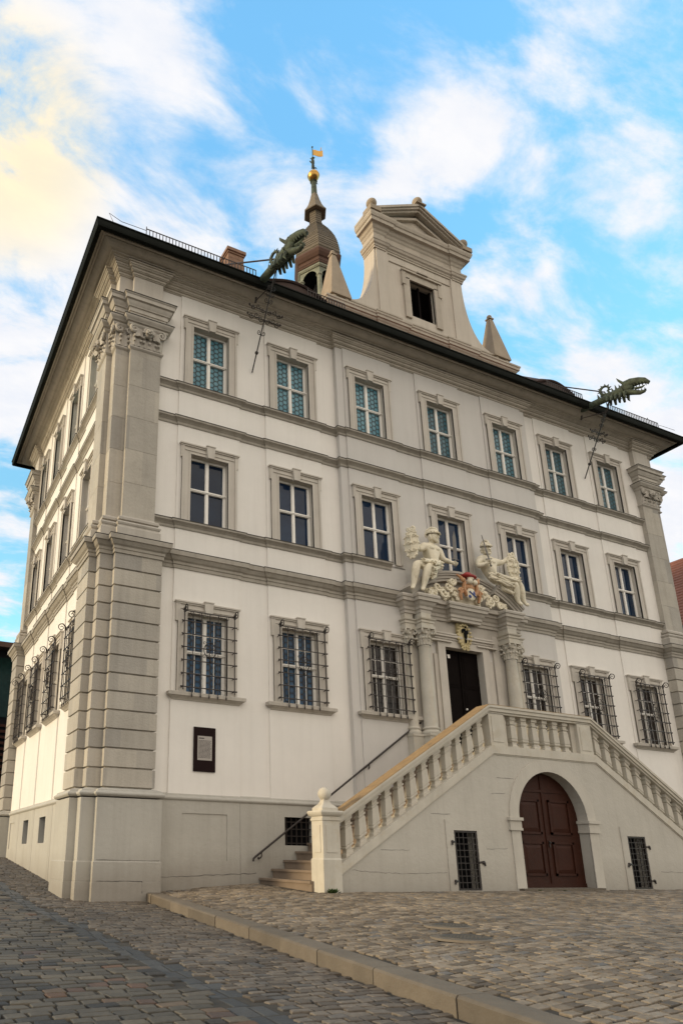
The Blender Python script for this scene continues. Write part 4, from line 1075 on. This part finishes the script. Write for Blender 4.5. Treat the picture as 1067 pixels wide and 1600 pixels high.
# inner face of the parapet wall above the steps, and top
for a,b in ((XA,XL),(XL,XR),(XR,XB)): mb.quad((a,YS+TH_,low(a)-.14),(b,YS+TH_,low(b)-.14),(b,YS+TH_,low(b)+.05),(a,YS+TH_,low(a)+.05))
wall=mb.build('staircase_wall','stairw',ST,merge=False)
cr=MB(); sc_=lambda u,z:(u,YS-.001,z)
crack((4.5,.62),(5.6,.56),14,.01,sc_,.003); crack((5.6,.56),(6.8,.58),12,.008,sc_,.003); crack((7.8,1.05),(8.5,1.07),8,.008,sc_,.003); crack((8.4,2.55),(8.9,2.55),6,.006,sc_,.004); crack((6.5,1.72),(7.0,1.73),6,.006,sc_,.004); crack((8.2,2.2),(8.6,2.22),5,.006,sc_,.003); crack((5.2,1.0),(5.9,1.0),8,.006,sc_,.003)
crack((13.3,.62),(15.,.60),14,.01,sc_,.003)
cr.build('plaster_crack','ink',ST)
# raised surrounds: arch band with imposts, hatches
mb=MB()
n=24; A=[(XC+math.cos(PI*i/n)*(RA),ZA+math.sin(PI*i/n)*RA) for i in range(n+1)]; B=[(XC+math.cos(PI*i/n)*(RA+.27),ZA+math.sin(PI*i/n)*(RA+.27)) for i in range(n+1)]
mb.strip(list(zip(B,A)),YS-.025,YS+.01)
for s in (-1,1):
    a,b=sorted((XC+s*RA,XC+s*(RA+.27))); mb.box(a,b,YS-.025,YS+.01,-.1,ZA-.20)
    a,b=sorted((XC+s*(RA-.02),XC+s*(RA+.31))); mb.box(a,b,YS-.05,YS+.46,ZA-.20,ZA-.045); mb.box(a-.03,b+.03,YS-.085,YS+.46,ZA-.045,ZA+.02); mb.box(a-.015,b+.015,YS-.06,YS+.46,ZA-.25,ZA-.20)
mb.build('plaster_surround','surr2',ST,smooth=35); mb=MB()
for c in hc:
    mb=MB()
    for s in (-1,1): a,b=sorted((c+s*.31,c+s*.52)); mb.box(a,b,YS-.018,YS+.01,-.05,1.62)
    mb.box(c-.31,c+.31,YS-.018,YS+.01,1.41,1.62); mb.box(c-.31,c+.31,YS-.018,YS+.01,-.05,.24)
    mb.build('plaster_surround','stairw',ST,smooth=35)
# wooden door in the arch
def archdoor():
    yd=YS+.25; base=.27
    bodies=[]
    mb=MB(); pts=[(XC+math.cos(PI*i/20)*(RA+.0),ZA+math.sin(PI*i/20)*RA) for i in range(21)]
    mb.xz([(XC+RA,base)]+pts+[(XC-RA,base)],yd,yd+.06)
    d=mb.build('arched_door','door',ST)
    for s in (-1,1):
        lf=MB()
        for (z0,z1) in ((.52,1.24),(1.40,2.16)):
            x0,x1=sorted((XC+s*.14,XC+s*.80))
            lf.box(x0,x1,yd-.03,yd,z0,z0+.05); lf.box(x0,x1,yd-.03,yd,z1-.05,z1); lf.box(x0,x0+.05,yd-.03,yd,z0,z1); lf.box(x1-.05,x1,yd-.03,yd,z0,z1)
            lf.add([(x0+.05,yd-.002,z0+.05),(x1-.05,yd-.002,z0+.05),(x1-.05,yd-.002,z1-.05),(x0+.05,yd-.002,z1-.05),(x0+.13,yd-.024,z0+.13),(x1-.13,yd-.024,z0+.13),(x1-.13,yd-.024,z1-.13),(x0+.13,yd-.024,z1-.13)],[(4,5,6,7),(0,1,5,4),(1,2,6,5),(2,3,7,6),(3,0,4,7)])
        lf.box(min(XC+s*.002,XC+s*.03),max(XC+s*.002,XC+s*.03),yd-.02,yd,base,ZA+RA-.03)
        x0,x1=sorted((XC+s*.03,XC+s*RA)); lf.box(x0,x1,yd-.018,yd,base,.36); x0,x1=sorted((XC+s*.03,XC+s*.66)); lf.box(x0,x1,yd-.022,yd,2.32,2.38)
        lf.build('door_leaf','door',d)
    mb=MB(); mb.box(XC+.02,XC+.05,yd-.04,yd-.02,1.12,1.26); mb.ball((XC+.035,yd-.06,1.22),.02,6); mb.build('door_handle','iron',d)
archdoor()
mb=MB(); mb.box(XC-1.3,XC+1.15,YS-.16,YS+.4,-.05,.275); mb.build('door_sill','kerb',ST)
for c,s in ((hc[0],1),(hc[1],-1)):
    mb=MB(); y=YS+.02
    for x in (c-.295,c+.265): mb.box(x,x+.03,y-.03,y+.02,.25,1.40)
    for z in (.25,1.37): mb.box(c-.295,c+.295,y-.029,y+.019,z,z+.03)
    for i in range(1,5): mb.box(c-.30+.118*i,c-.285+.118*i,y-.02,y,.26,1.40)
    for i in range(1,9): mb.box(c-.29,c+.29,y-.024,y-.008,.26+.125*i,.275+.125*i)
    for z in (.42,1.18):
        mb.tube([(c-s*.30,y-.03,z),(c-s*.39,y-.06,z),(c-s*.40,y-.06,z-.06)],.018,6); mb.ball((c-s*.38,y-.05,z),.035,7)
    mb.tube([(c+s*.29,y-.03,.78),(c+s*.42,y-.05,.80),(c+s*.44,y-.05,.72)],.022,6); mb.ball((c+s*.40,y-.05,.78),.04,7)
    h=mb.build('iron_hatch','iron',ST)
    MB().box(c-.31,c+.31,YS+.27,YS+.29,.24,1.41).build('hatch_opening','black',h)
# string course below the balustrade: follows slope, landing, slope
def slopebar(mb,x0,x1,zf,a,b,y0,y1,flip=1):
    """bar between vertical offsets a..b above zf(x)"""
    v=[(x,y,zf(x)+o) for x in (x0,x1) for y in (y0,y1) for o in (a,b)]
    mb.add(v,[(0,1,3,2),(4,6,7,5),(0,4,5,1),(2,3,7,6),(0,2,6,4),(1,5,7,3)])
runs=((XA,XL),(XL,XR),(XR,XB))
mb=MB()
for a,b in runs:
    slopebar(mb,a,b,low,0,.185,YS-.035,YS+TH_+.03); slopebar(mb,a,b,low,-.025,0,YS-.015,YS+TH_)
mb.build('balustrade_base','stairt',ST)
RT=1.10   # rail top above low()
mb=MB()
for a,b in runs: slopebar(mb,a,b,low,RT-.20,RT-.15,YS-.0,YS+TH_); slopebar(mb,a,b,low,RT-.15,RT-.07,YS-.035,YS+TH_+.035); slopebar(mb,a,b,low,RT-.07,RT-.017,YS-.06,YS+TH_+.06)
rail=mb.build('balustrade_rail','stairt',ST)
mb=MB()
for a,b in runs: slopebar(mb,a,b,low,RT-.018,RT,YS-.05,YS+TH_+.05)
mb.build('coping','coping',rail)
# balusters
def baluster_mesh(sl):
    mb=MB(); H=RT-.20-.185; pr=[(.085,0),(.085,.055),(.064,.07),(.062,.135),(.088,.155),(.090,.185),(.078,.20),(.088,.215),(.088,.25),(.074,.50),(.062,.525),(.060,.54),(.080,.55),(.080,.58),(.060,.59),(.062,.645),(.084,.665),(.084,H)]
    v=[];f=[];k=len(pr)
    for (r,z) in pr:
        z=z*H/.74 if z<H else H
        for sx,sy in ((-1,-1),(1,-1),(1,1),(-1,1)): v.append((sx*r,sy*r,z+sl*sx*r))
    for i in range(k-1):
        for q in range(4): f.append((i*4+q,i*4+(q+1)%4,(i+1)*4+(q+1)%4,(i+1)*4+q))
    mb.add(v,f+[(3,2,1,0),tuple(range(4*k-4,4*k))])
    me=mb.mesh('baluster'); me.materials.append(M_['stairt']); return me
bl,b0,br=baluster_mesh(SL),baluster_mesh(0),baluster_mesh(-SL)
yb=YS+TH_/2
def put(me,x): o=link('baluster',me,ST); o.location=(x,yb,low(x)+.185)
n=12
for i in range(n): x=4.52+(8.12-4.52)*i/(n-1); put(bl,x); put(br,2*XC-x)
for i in range(6): put(b0,XC+(i-2.5)*.335)
for s in (-1,1):      # landing posts with sunk panels, half balusters against them
    mb=MB(); a,b=sorted((XC+s*1.17,XC+s*1.62)); mb.box(a,b,YS+.0,YS+TH_,3.25,3.98); mb.box(a+.07,b-.07,YS-.012,YS,3.34,3.90)
    for xx,sg in ((XC+s*1.10,0),):
        mb.box(xx-.07,xx+.07,yb-.05,yb+.05,3.25,3.98)
    mb.build('landing_post','stairt',ST)
def pier(x0,x1):
    mb=MB(); y0,y1=YS-.05,YS+.33
    mb.box(x0-.02,x1+.0,y0-.02,y1+.02,.0,.80); mb.sweep([(x0,y1),(x0,y0),(x1,y0),(x1,y1)],[(0,.79),(.02,.80),(0,.83),(0,1.50),(.015,1.51),(.015,1.55),(.0,1.56),(0,1.58),(.03,1.60),(.05,1.63),(.06,1.66),(.05,1.69),(-.2,1.70)],closed=True)
    for (a,b) in ((x0+.07,x1-.07),): mb.box(a,b,y0-.012,y0,.93,1.42)
    mb.box(x0-.012,x0,y0+.08,y1-.08,.93,1.42)
    o=mb.build('pier','stairt',ST)
    b=MB(); xm,ym=(x0+x1)/2,(y0+y1)/2; 
    b.lathe([(.25,1.69),(.25,1.74),(.20,1.78),(.13,1.82),(.09,1.88),(.085,1.91)],(xm,ym,0),4,rot=PI/4); b.ball((xm,ym,2.01),.128,24)
    b.build('ball_finial','stairt',o,smooth=35)
pier(3.86,4.24); pier(2*XC-4.24,2*XC-3.86)
# steps and landing
rise,run=(3.15-.23)/16,.30
def stepmesh(k):
    mb=MB(); z1=.23+rise*(k+1); mb.box(0,run+.02 if k<15 else .02,YS+TH_-.002,-.075,-.1,z1-.045); mb.box(-.035,run,YS+TH_-.001,-.074,z1-.045,z1)
    return mb
for s in (1,-1):
    for k in range(16):
        if k==15: continue
        mb=stepmesh(k); x0=3.79+run*k
        mb.v=[((x0+v[0]) if s>0 else 2*XC-(x0+v[0]),v[1],v[2]) for v in mb.v]
        mb.build('step','step',ST)
mb=MB(); xl=3.79+run*15; mb.box(xl-.035,2*XC-xl+.035,YS+TH_-.001,-.20,2.92,3.15)
mb.build('landing','step',ST)
# ================================================================= statues
def skin(name,V,E_,m,parent=None,root=0,sub=2,extra=None):
    me=bpy.data.meshes.new(name); bm=bmesh.new(); ly=bm.verts.layers.skin.verify()
    vs=[]
    for i,(p,r) in enumerate(V):
        v=bm.verts.new(p); v[ly].radius=(r,r) if not hasattr(r,'__len__') else r; v[ly].use_root=(i==root); vs.append(v)
    for a,b in E_: bm.edges.new((vs[a],vs[b]))
    bm.to_mesh(me); bm.free()
    o=bpy.data.objects.new(name,me); C.objects.link(o)
    s=o.modifiers.new('s','SKIN'); s.use_smooth_shade=True; s.branch_smoothing=.3
    q=o.modifiers.new('u','SUBSURF'); q.levels=sub; q.render_levels=sub
    dg=bpy.context.evaluated_depsgraph_get(); dg.update()
    m2=bpy.data.meshes.new_from_object(o.evaluated_get(dg)); m2.name=name
    bpy.data.objects.remove(o)
    if extra:
        bm=bmesh.new(); bm.from_mesh(m2); em=extra.mesh('x',50); bm.from_mesh(em); bm.to_mesh(m2); bm.free()
    m2.materials.clear(); m2.materials.append(M_[m]); m2.polygons.foreach_set('use_smooth',[True]*len(m2.polygons)); m2.update()
    return link(name,m2,parent)
def hand(V,E_,w,d,up_,r=.024,curl=.5,reach=.10):
    """palm + four curled fingers + thumb from wrist index w, pointing along d"""
    d=Vector(d).normalized(); up_=Vector(up_); up_=(up_-d*up_.dot(d)).normalized(); sd=d.cross(up_)
    p=Vector(V[w][0]); pi=len(V); V.append((p+d*.06,.042)); E_.append((w,pi))
    for k in range(4):
        o=(k-1.5)*.027; L=reach*(.75,.95,1.,.85)[k]; b=p+d*.10+up_*o; i=len(V)
        V.append((b,.017)); V.append((b+d*L*.45+sd*.02,.016)); V.append((b+d*L*.5+sd*(.02+L*curl*.6),.014)); V.append((b+d*L*.15+sd*(.03+L*curl*.7),.012))
        E_+= [(pi,i),(i,i+1),(i+1,i+2),(i+2,i+3)]
    i=len(V); V.append((p+d*.05+up_*.055+sd*.02,.018)); V.append((p+d*.10+up_*.05+sd*.055,.015)); E_+=[(pi,i),(i,i+1)]
def head_extra(c,f,up_=(0,0,1)):
    """face and beard on a head centred at c facing f"""
    mb=MB(); c=Vector(c); f=Vector(f).normalized(); u=Vector(up_); s_=f.cross(u).normalized(); mt=Matrix((s_,f,u)).transposed()
    P=lambda a,b,c_: c+mt@Vector((a,b,c_))
    mb.ball(P(0,0,0),.135,16,(.84,.98,1.12),mt)
    mb.tube([P(0,.125,.045),P(0,.155,-.0),P(0,.165,-.03)],[.016,.022,.026],6)
    for s in (-1,1):
        mb.ball(P(s*.045,.118,.032),.021,8); mb.tube([P(s*.085,.09,.05),P(s*.045,.128,.062),P(s*.01,.125,.052)],[.012,.017,.012],6)
        mb.ball(P(s*.06,.09,-.02),.036,7); mb.tube([P(s*.012,.14,-.055),P(s*.05,.125,-.068),P(s*.085,.09,-.10)],[.018,.017,.006],6)
        mb.ball(P(s*.115,.0,.0),.03,7,(.4,.8,1.2),mt)
        for k in range(5): mb.tube([P(s*(.02+.022*k),.10-.012*k,-.08),P(s*(.02+.02*k),.125-.02*k,-.15+.008*k),P(s*(.012+.012*k),.10-.012*k,-.20+.014*k)],[.028,.026,.008],6)
    mb.ball(P(0,.125,-.078),.02,6,(1.4,.8,.5),mt)
    for k in range(9):
        a=-PI*.15+PI*1.3*k/8; mb.ball(P(math.cos(a)*.12,-.04,math.sin(a)*.10-.04),.045,7)
    return mb
def helmet(c,f,par):
    mb=MB(); c=Vector(c); f=Vector(f).normalized(); u=Vector((0,0,1)); s_=f.cross(u).normalized(); mt=Matrix((s_,f,u)).transposed(); P=lambda a,b,c_: c+mt@Vector((a,b,c_))
    v=[];n=20;rows=[(0,.155,.075),(.0,.165,.075),(0,.16,.11),(0,.142,.16),(0,.10,.205),(0,.05,.225),(0,.001,.23)]
    for (_,r,z) in rows:
        for i in range(n): a=2*PI*i/n; v.append(P(math.cos(a)*r*.92,math.sin(a)*r*1.05,z))
    mb.add(v,[(j*n+i,j*n+(i+1)%n,(j+1)*n+(i+1)%n,(j+1)*n+i) for j in range(6) for i in range(n)])
    mb.tube([P(-.12,.10,.085),P(-.06,.19,.088),P(.06,.19,.088),P(.12,.10,.085)],[.012,.026,.026,.012],7)
    mb.tube([P(0,.15,.15),P(0,.10,.24),P(0,-.02,.275),P(0,-.13,.22),P(0,-.18,.10),P(0,-.17,.0)],[.018,.032,.04,.04,.035,.02],8)
    for k in range(7): a=PI*(k/6); mb.ball(P(math.cos(a)*.15,math.sin(a)*.165,.115),.02,6)
    mb.build('helmet','stat',par,smooth=45)
def folds(name,pairs,par,seed=1):
    mb=MB(); rg=random.Random(seed)
    for (A,B,n,w,r) in pairs:
        A,B=Vector(A),Vector(B)
        for k in range(n):
            o=Vector((rg.uniform(-w,w),rg.uniform(-w,w)*.7,rg.uniform(-w,w))); o2=Vector((rg.uniform(-w,w),rg.uniform(-w,w)*.7,rg.uniform(-w,w))); m=(A+B)/2+(o+o2)*.6+Vector((0,-.02,-.05*rg.random()))
            mb.tube([A+o,A*.66+m*.34+o*.3,m,B*.6+m*.4+o2*.4,B+o2],[r*.5,r,r*1.1,r,r*.4],7)
    mb.build(name,'stat',par,smooth=60)
def shield(c,nrm,rx,rz,par,tilt=0.):
    mb=MB(); c=Vector(c); nrm=Vector(nrm).normalized(); u=Vector((math.sin(tilt),0,math.cos(tilt))); u=(u-nrm*u.dot(nrm)).normalized(); s_=u.cross(nrm); P=lambda a,b,d: c+s_*a+u*b+nrm*d
    n=28; v=[P(0,0,.07)]
    for (k,dd) in ((.35,.065),(.7,.045),(.85,.03),(.87,.05),(.97,.045),(1.,.02),(1.,-.01),(.9,-.02)):
        for i in range(n): a=2*PI*i/n; v.append(P(math.cos(a)*rx*k,math.sin(a)*rz*k,dd))
    f=[(0,1+i,1+(i+1)%n) for i in range(n)]+[(1+j*n+i,1+j*n+(i+1)%n,1+(j+1)*n+(i+1)%n,1+(j+1)*n+i) for j in range(7) for i in range(n)]+[tuple(1+7*n+i for i in range(n))]
    mb.add(v,f)
    for i in range(14): a=2*PI*i/14; mb.ball(P(math.cos(a)*rx*1.0,math.sin(a)*rz*1.0,.03),.035,6)
    for sx in (-1,1):
        for (q,z) in ((.35,.5),(.4,0),(.3,-.5)): mb.spiral(P(sx*rx*q,rz*z,.07),rx*.28,1.4,.018,plane=(s_*sx,u),n=5)
    mb.tube([P(0,-rz*.55,.08),P(0,rz*.6,.08)],.022,6); mb.ball(P(0,0,.09),rx*.25,8)
    mb.spiral(P(rx*.2,rz*1.08,.02),.09,1.4,.035,plane=(s_,u),n=6,start=PI); mb.spiral(P(-rx*.3,rz*1.05,.02),.07,1.3,.03,plane=(-s_,u),n=6,start=PI)
    mb.build('oval_shield','stat',par,smooth=50)
def sword(a,b,par,wide=True):
    a,b=Vector(a),Vector(b); d=(b-a).normalized(); s_=d.cross(Vector((0,1,0))).normalized(); mb=MB(); t=Vector((0,1,0))
    L=(b-a).length; g=a+d*.10
    v=[]
    for (l,w_) in ((.0,.070 if wide else .034),(L*.8-.1,.062 if wide else .026),(L-.1,.002)):
        for (p,q) in ((1,0),(0,1),(-1,0),(0,-1)): v.append(g+d*l+s_*p*w_+t*q*.010)
    mb.add(v,[(j*4+i,j*4+(i+1)%4,(j+1)*4+(i+1)%4,(j+1)*4+i) for j in range(2) for i in range(4)]+[(3,2,1,0),(8,9,10,11)])
    mb.tube([g-s_*.11,g+s_*.11],.016,6); mb.tube([a-d*.09,g],.018,6); mb.ball(a-d*.10,.03,8)
    mb.build('sword','blade',par)
def statue(label,pts,face,grp,xoff=0):
    """pts: dict of joints; builds a seated bearded warrior"""
    root=empty('statue',label,'statue',tuple(pts['pelvis']),None)
    org=Vector(pts['pelvis']); J={k:Vector(v)-org for k,v in pts.items()}
    V=[];E_=[]
    def a(p,r,par=None):
        V.append((p,tuple(x*1.28 for x in r) if hasattr(r,'__len__') else r*1.28)); 
        if par is not None: E_.append((par,len(V)-1))
        return len(V)-1
    pe=a(J['pelvis'],.15); be=a(J['belly'],(.145,.13),pe); ch=a(J['chest'],(.20,.16),be); ne=a(J['neck'],.07,ch); hd=a(J['head'],.085,ne)
    for s in ('r','l'):
        sh=a(J['sh'+s],.11,ch); el0=a((J['sh'+s]*.5+J['el'+s]*.5),.088,sh); el=a(J['el'+s],.058,el0); fo=a(J['el'+s]*.6+J['wr'+s]*.4,.058,el); wr=a(J['wr'+s],.036,fo)
        hand(V,E_,wr,J['wr'+s]-J['el'+s],J['up'+s]+org,curl=.6)
        hp=a(J['hip'+s],.115,pe); th=a(J['hip'+s]*.5+J['kn'+s]*.5,.105,hp); kn=a(J['kn'+s],.082,th); ca=a(J['kn'+s]*.65+J['an'+s]*.35,.088,kn); an=a(J['an'+s],.048,ca); he=a(J['an'+s]+Vector((0,0,-.045)),.045,an); to=a(J['to'+s],.034,he)
        bt=a(J['to'+s]*.5+(J['an'+s]+Vector((0,0,-.05)))*.5,.046,he)
    ex=head_extra(J['head']+Vector((0,0,.03)),face)
    # chest, belly relief
    f=Vector((0,-1,0))
    for s in (-1,1): ex.ball(J['chest']+Vector((s*.095,-.135,.02)),.085,9,(1,.45,.75))
    skin('statue_body',V,E_,'stat',root,sub=2,extra=ex)
    helmet(J['head']+Vector((0,0,.03)),face,root)
    fl=[(J['belly']+Vector((-.20,-.17,-.10)),J['belly']+Vector((.20,-.17,-.12)),10,.05,.030),(J['belly']+Vector((-.18,-.15,-.20)),J['belly']+Vector((.20,-.15,-.20)),8,.05,.034)]
    for s in ('r','l'): fl.append((J['hip'+s]+Vector((0,-.13,.10)),J['kn'+s]*.8+J['hip'+s]*.2+Vector((0,-.12,.06)),12,.085,.030)); fl.append((J['hip'+s]+Vector((0,-.12,-.02)),J['kn'+s]*.7+J['hip'+s]*.3+Vector((0,-.12,-.10)),8,.07,.034))
    fl.append((J['pelvis']+Vector((.05,-.10,-.06)),J['drop']+Vector((0,-.1,0)),10,.09,.036)); fl.append((J['knr']*.5+J['hipr']*.5+Vector((0,-.10,-.05)),J['knl']*.6+J['hipl']*.4+Vector((0,-.05,-.22)),7,.08,.034))
    folds('drapery',fl,root,3)
    return root,org
upv=Vector((0,0,1))
p1=dict(pelvis=(8.90,-.44,8.33),belly=(8.93,-.45,8.52),chest=(8.92,-.46,8.80),neck=(8.93,-.47,9.02),head=(8.97,-.50,9.17),
 shr=(8.68,-.46,8.90),elr=(8.47,-.50,8.72),wrr=(8.34,-.56,8.90),upr=(0,0,1),
 shl=(9.17,-.44,8.86),ell=(9.25,-.52,8.58),wrl=(9.46,-.60,8.50),upl=(0,-.2,1),
 hipr=(8.78,-.50,8.30),knr=(8.14,-.72,8.19),anr=(8.06,-.62,7.58),tor=(7.93,-.72,7.46),
 hipl=(8.90,-.56,8.27),knl=(8.44,-.80,8.13),anl=(8.35,-.66,7.56),tol=(8.22,-.76,7.46),drop=(8.62,-.60,7.90))
r1,o1=statue('seated bearded warrior statue on the left arch end, raising a wide sword before a window',p1,(.75,-1,-.15),None)
shield(Vector((8.17,-.56,8.80))-o1,(-1,-.75,.05),.19,.42,r1,.02); sword(Vector((9.56,-.64,8.50))-o1,Vector((9.63,-.62,9.46))-o1,r1)
p2=dict(pelvis=(11.03,-.44,8.34),belly=(10.99,-.45,8.52),chest=(10.90,-.47,8.80),neck=(10.87,-.49,9.02),head=(10.86,-.52,9.17),
 shr=(10.62,-.47,8.90),elr=(10.46,-.54,8.60),wrr=(10.64,-.66,8.68),upr=(-.3,0,1),
 shl=(11.15,-.46,8.90),ell=(11.44,-.50,8.90),wrl=(11.66,-.56,9.10),upl=(0,0,1),
 hipr=(11.05,-.54,8.30),knr=(11.56,-.76,8.18),anr=(11.66,-.68,7.72),tor=(11.74,-.78,7.60),
 hipl=(11.18,-.48,8.30),knl=(11.80,-.70,8.26),anl=(11.94,-.64,7.74),tol=(12.04,-.74,7.64),drop=(11.5,-.60,7.95))
r2_,o2=statue('seated bearded warrior statue on the right arch end, with thin sword and tall shield',p2,(-.15,-1,-.25),None)
shield(Vector((11.72,-.60,8.78))-o2,(-.1,-1,.0),.20,.36,r2_,-.05); sword(Vector((10.76,-.70,8.72))-o2,Vector((10.58,-.68,9.52))-o2,r2_,False)
# ================================================================= small things
pq=empty('information_plaque','brown upright plaque with a small grey text plate on the white wall','plaque',(2.47,-.035,2.55))
MB().box(-.255,.255,-.03,0,0,.95).build('board','plaq',pq)
b=MB().box(-.17,.17,-.036,-.028,.24,.76).build('text_plate','plate',pq)
mb=MB(); rg=random.Random(5)
mb.box(-.14,-.02,-.039,-.034,.70,.722)
for i in range(15):
    x=-.145; z=.655-.026*i
    while x<.13: w_=rg.uniform(.015,.05); mb.box(x,min(x+w_,.145),-.0385,-.034,z,z+.010); x+=w_+.008
mb.build('engraved_text','ink',b)
hr=empty('iron_handrail','thin dark iron handrail fixed to the wall beside the left stair flight','handrail',(3.62,-.2,.84))
mb=MB(); mb.tube([(-.06,0,-.10),(-.05,0,-.04),(0,0,0),(4.62,0,3.225),(4.70,0,3.25)],.022,8); mb.build('rail','iron',hr,smooth=50)
for t in (.03,.36,.66,.97):
    x,z=4.62*t,3.225*t; m=MB(); m.tube([(x,0,z-.01),(x,-.0,z-.09),(x,.06,z-.13),(x,.14,z-.13)],.014,6); m.ball((x,.15,z-.13),.03,8); m.build('bracket','iron',hr,smooth=50)
for (x,y,r,lab,sec) in ((3.05,-6.45,.22,'smaller round iron cover in the terrace paving, nearer the stairs',0),(2.62,-7.15,.28,'larger round iron cover in the terrace paving, nearer the kerb',0)):
    o=empty('manhole_cover',lab,'manhole cover',(x,y,ter(x,y)+.002),'round covers in the terrace paving')
    mb=MB(); mb.lathe([(r,-.03),(r,.0),(r-.02,.006),(r-.03,0),(.001,0)],(0,0,0),32); mb.build('rim','steel',o,smooth=40)
    mb=MB()
    for i in range(-3,4):
        for j in range(-3,4):
            if math.hypot(i,j)*.055<r-.06: mb.box(i*.055-.012,i*.055+.012,j*.055-.018,j*.055+.018,-.001,.002)
    mb.build('tread_studs','steel',o)
    MB().lathe([(r+.001,-.03),(r+.001,-.004),(r+.11,-.006),(r+.12,-.03)],(0,0,0),32).build('stone_collar','kerb',o,smooth=30)
gx,gy=-.62,-1.35; dg_=empty('drain_grate','small square dark iron drain grate set in the street paving','drain grate',(gx,gy,street(gx,gy)-.012))
mb=MB()
for i in range(7): mb.box(-.18+.054*i,-.155+.054*i,-.18,.18,-.02,.0)
mb.box(-.2,.2,-.2,-.17,-.02,.003); mb.box(-.2,.2,.17,.2,-.02,.003); mb.box(-.2,-.17,-.17,.17,-.02,.002); mb.box(.17,.2,-.17,.17,-.02,.002)
mb.build('grate','steel',dg_); mb=MB(); mb.quad((-.19,-.19,-.03),(.19,-.19,-.03),(.19,.19,-.03),(-.19,.19,-.03)); mb.build('sump','black',dg_)
def weed(x,y,n,r,label):
    rg=random.Random(int(x*100)); o=MB()
    for k in range(n):
        a=rg.random()*6.28; l_=r*rg.uniform(.4,1.); d=Vector((math.cos(a),math.sin(a),rg.uniform(.3,1.3))).normalized(); b=Vector((rg.uniform(-r,r)*.6,rg.uniform(-r,r)*.3,0)); s_=d.cross(upv).normalized()*l_*.22
        o.add([b,b+d*l_*.5+s_,b+d*l_,b+d*l_*.5-s_],[(0,1,2,3)])
    e=o.build('weed','leaf',None,merge=False); e.location=(x,y,ter(x,y)-.01); tag(e,label,'weed')
weed(3.95,-2.52,70,.13,'small green weed growing at the foot of the left stair pier')
weed(9.1,-2.50,26,.07,'tiny weed at the foot of the wall left of the arched door')
weed(8.55+1.2,-2.60,20,.06,'tiny weed in front of the stone sill of the arched door')
# ================================================================= neighbours
NR,NE,LB=15.74,9.4,12.25
hs=empty('neighbour_house','house with a red tiled roof behind the right corner of the town hall','house',(32,15,0))
mb=MB(); mb.box(-5,5,-14,14,-3,NE); mb.build('wall','white',hs)
mb=MB()
for s in (-1,):
    rows=34; x0,x1=-5.6,0.
    for i in range(rows):
        t0,t1=i/rows,(i+1)/rows; xa,xb=x0+(x1-x0)*t0,x0+(x1-x0)*t1; za,zb=NE-.3+(NR-NE+.3)*t0,NE-.3+(NR-NE+.3)*t1
        y=-14.4+(i%2)*.12
        mb.add([(xa,-14.4,za+.06),(xa,14.4,za+.06),(xb+.03,14.4,zb+.03),(xb+.03,-14.4,zb+.03),(xa,-14.4,za-.03),(xa,14.4,za-.03)],[(0,1,2,3),(0,4,5,1)])
mb.add([(5.6,-14.4,NE-.3),(5.6,14.4,NE-.3),(0,14.4,NR),(0,-14.4,NR)],[(0,1,2,3)]); mb.add([(-5.6,-14.4,NE-.3),(5.6,-14.4,NE-.3),(0,-14.4,NR)],[(0,1,2)]); 
mb.build('roof','tile',hs)
mb=MB()
for k in range(7):
    for z in (2,5.5,9): mb.box(-5.02,-4.9,-12+3.8*k,-10.9+3.8*k,z,z+1.7)
mb.build('window_row','g2',hs) if False else None
for k in range(7):
    for z in (2,5.5,9): MB().box(-5.02,-4.9,-12+3.8*k,-10.9+3.8*k,z,z+1.7).build('window','g2',hs)
bl_=empty('dark_building','dark building with a flat roof and louvred front at the end of the side street','building',(-8,26,0))
mb=MB(); mb.box(-14,11,0,10,-1,LB-.35); mb.build('wall','black',bl_)
mb=MB(); mb.box(-14.4,11.4,-.6,10.4,LB-.3,LB); mb.build('roof_slab','turr',bl_)
for k in range(6): MB().box(-13.5+4.1*k,-9.8+4.1*k,-.06,.02,LB-4.2,LB-.8).build('window','gd',bl_)
mb=MB()
for i in range(22): mb.box(-14,11,-.12,-.02,LB-4.6-.32*i-.14,LB-4.6-.32*i)
mb.build('louvres','door',bl_)
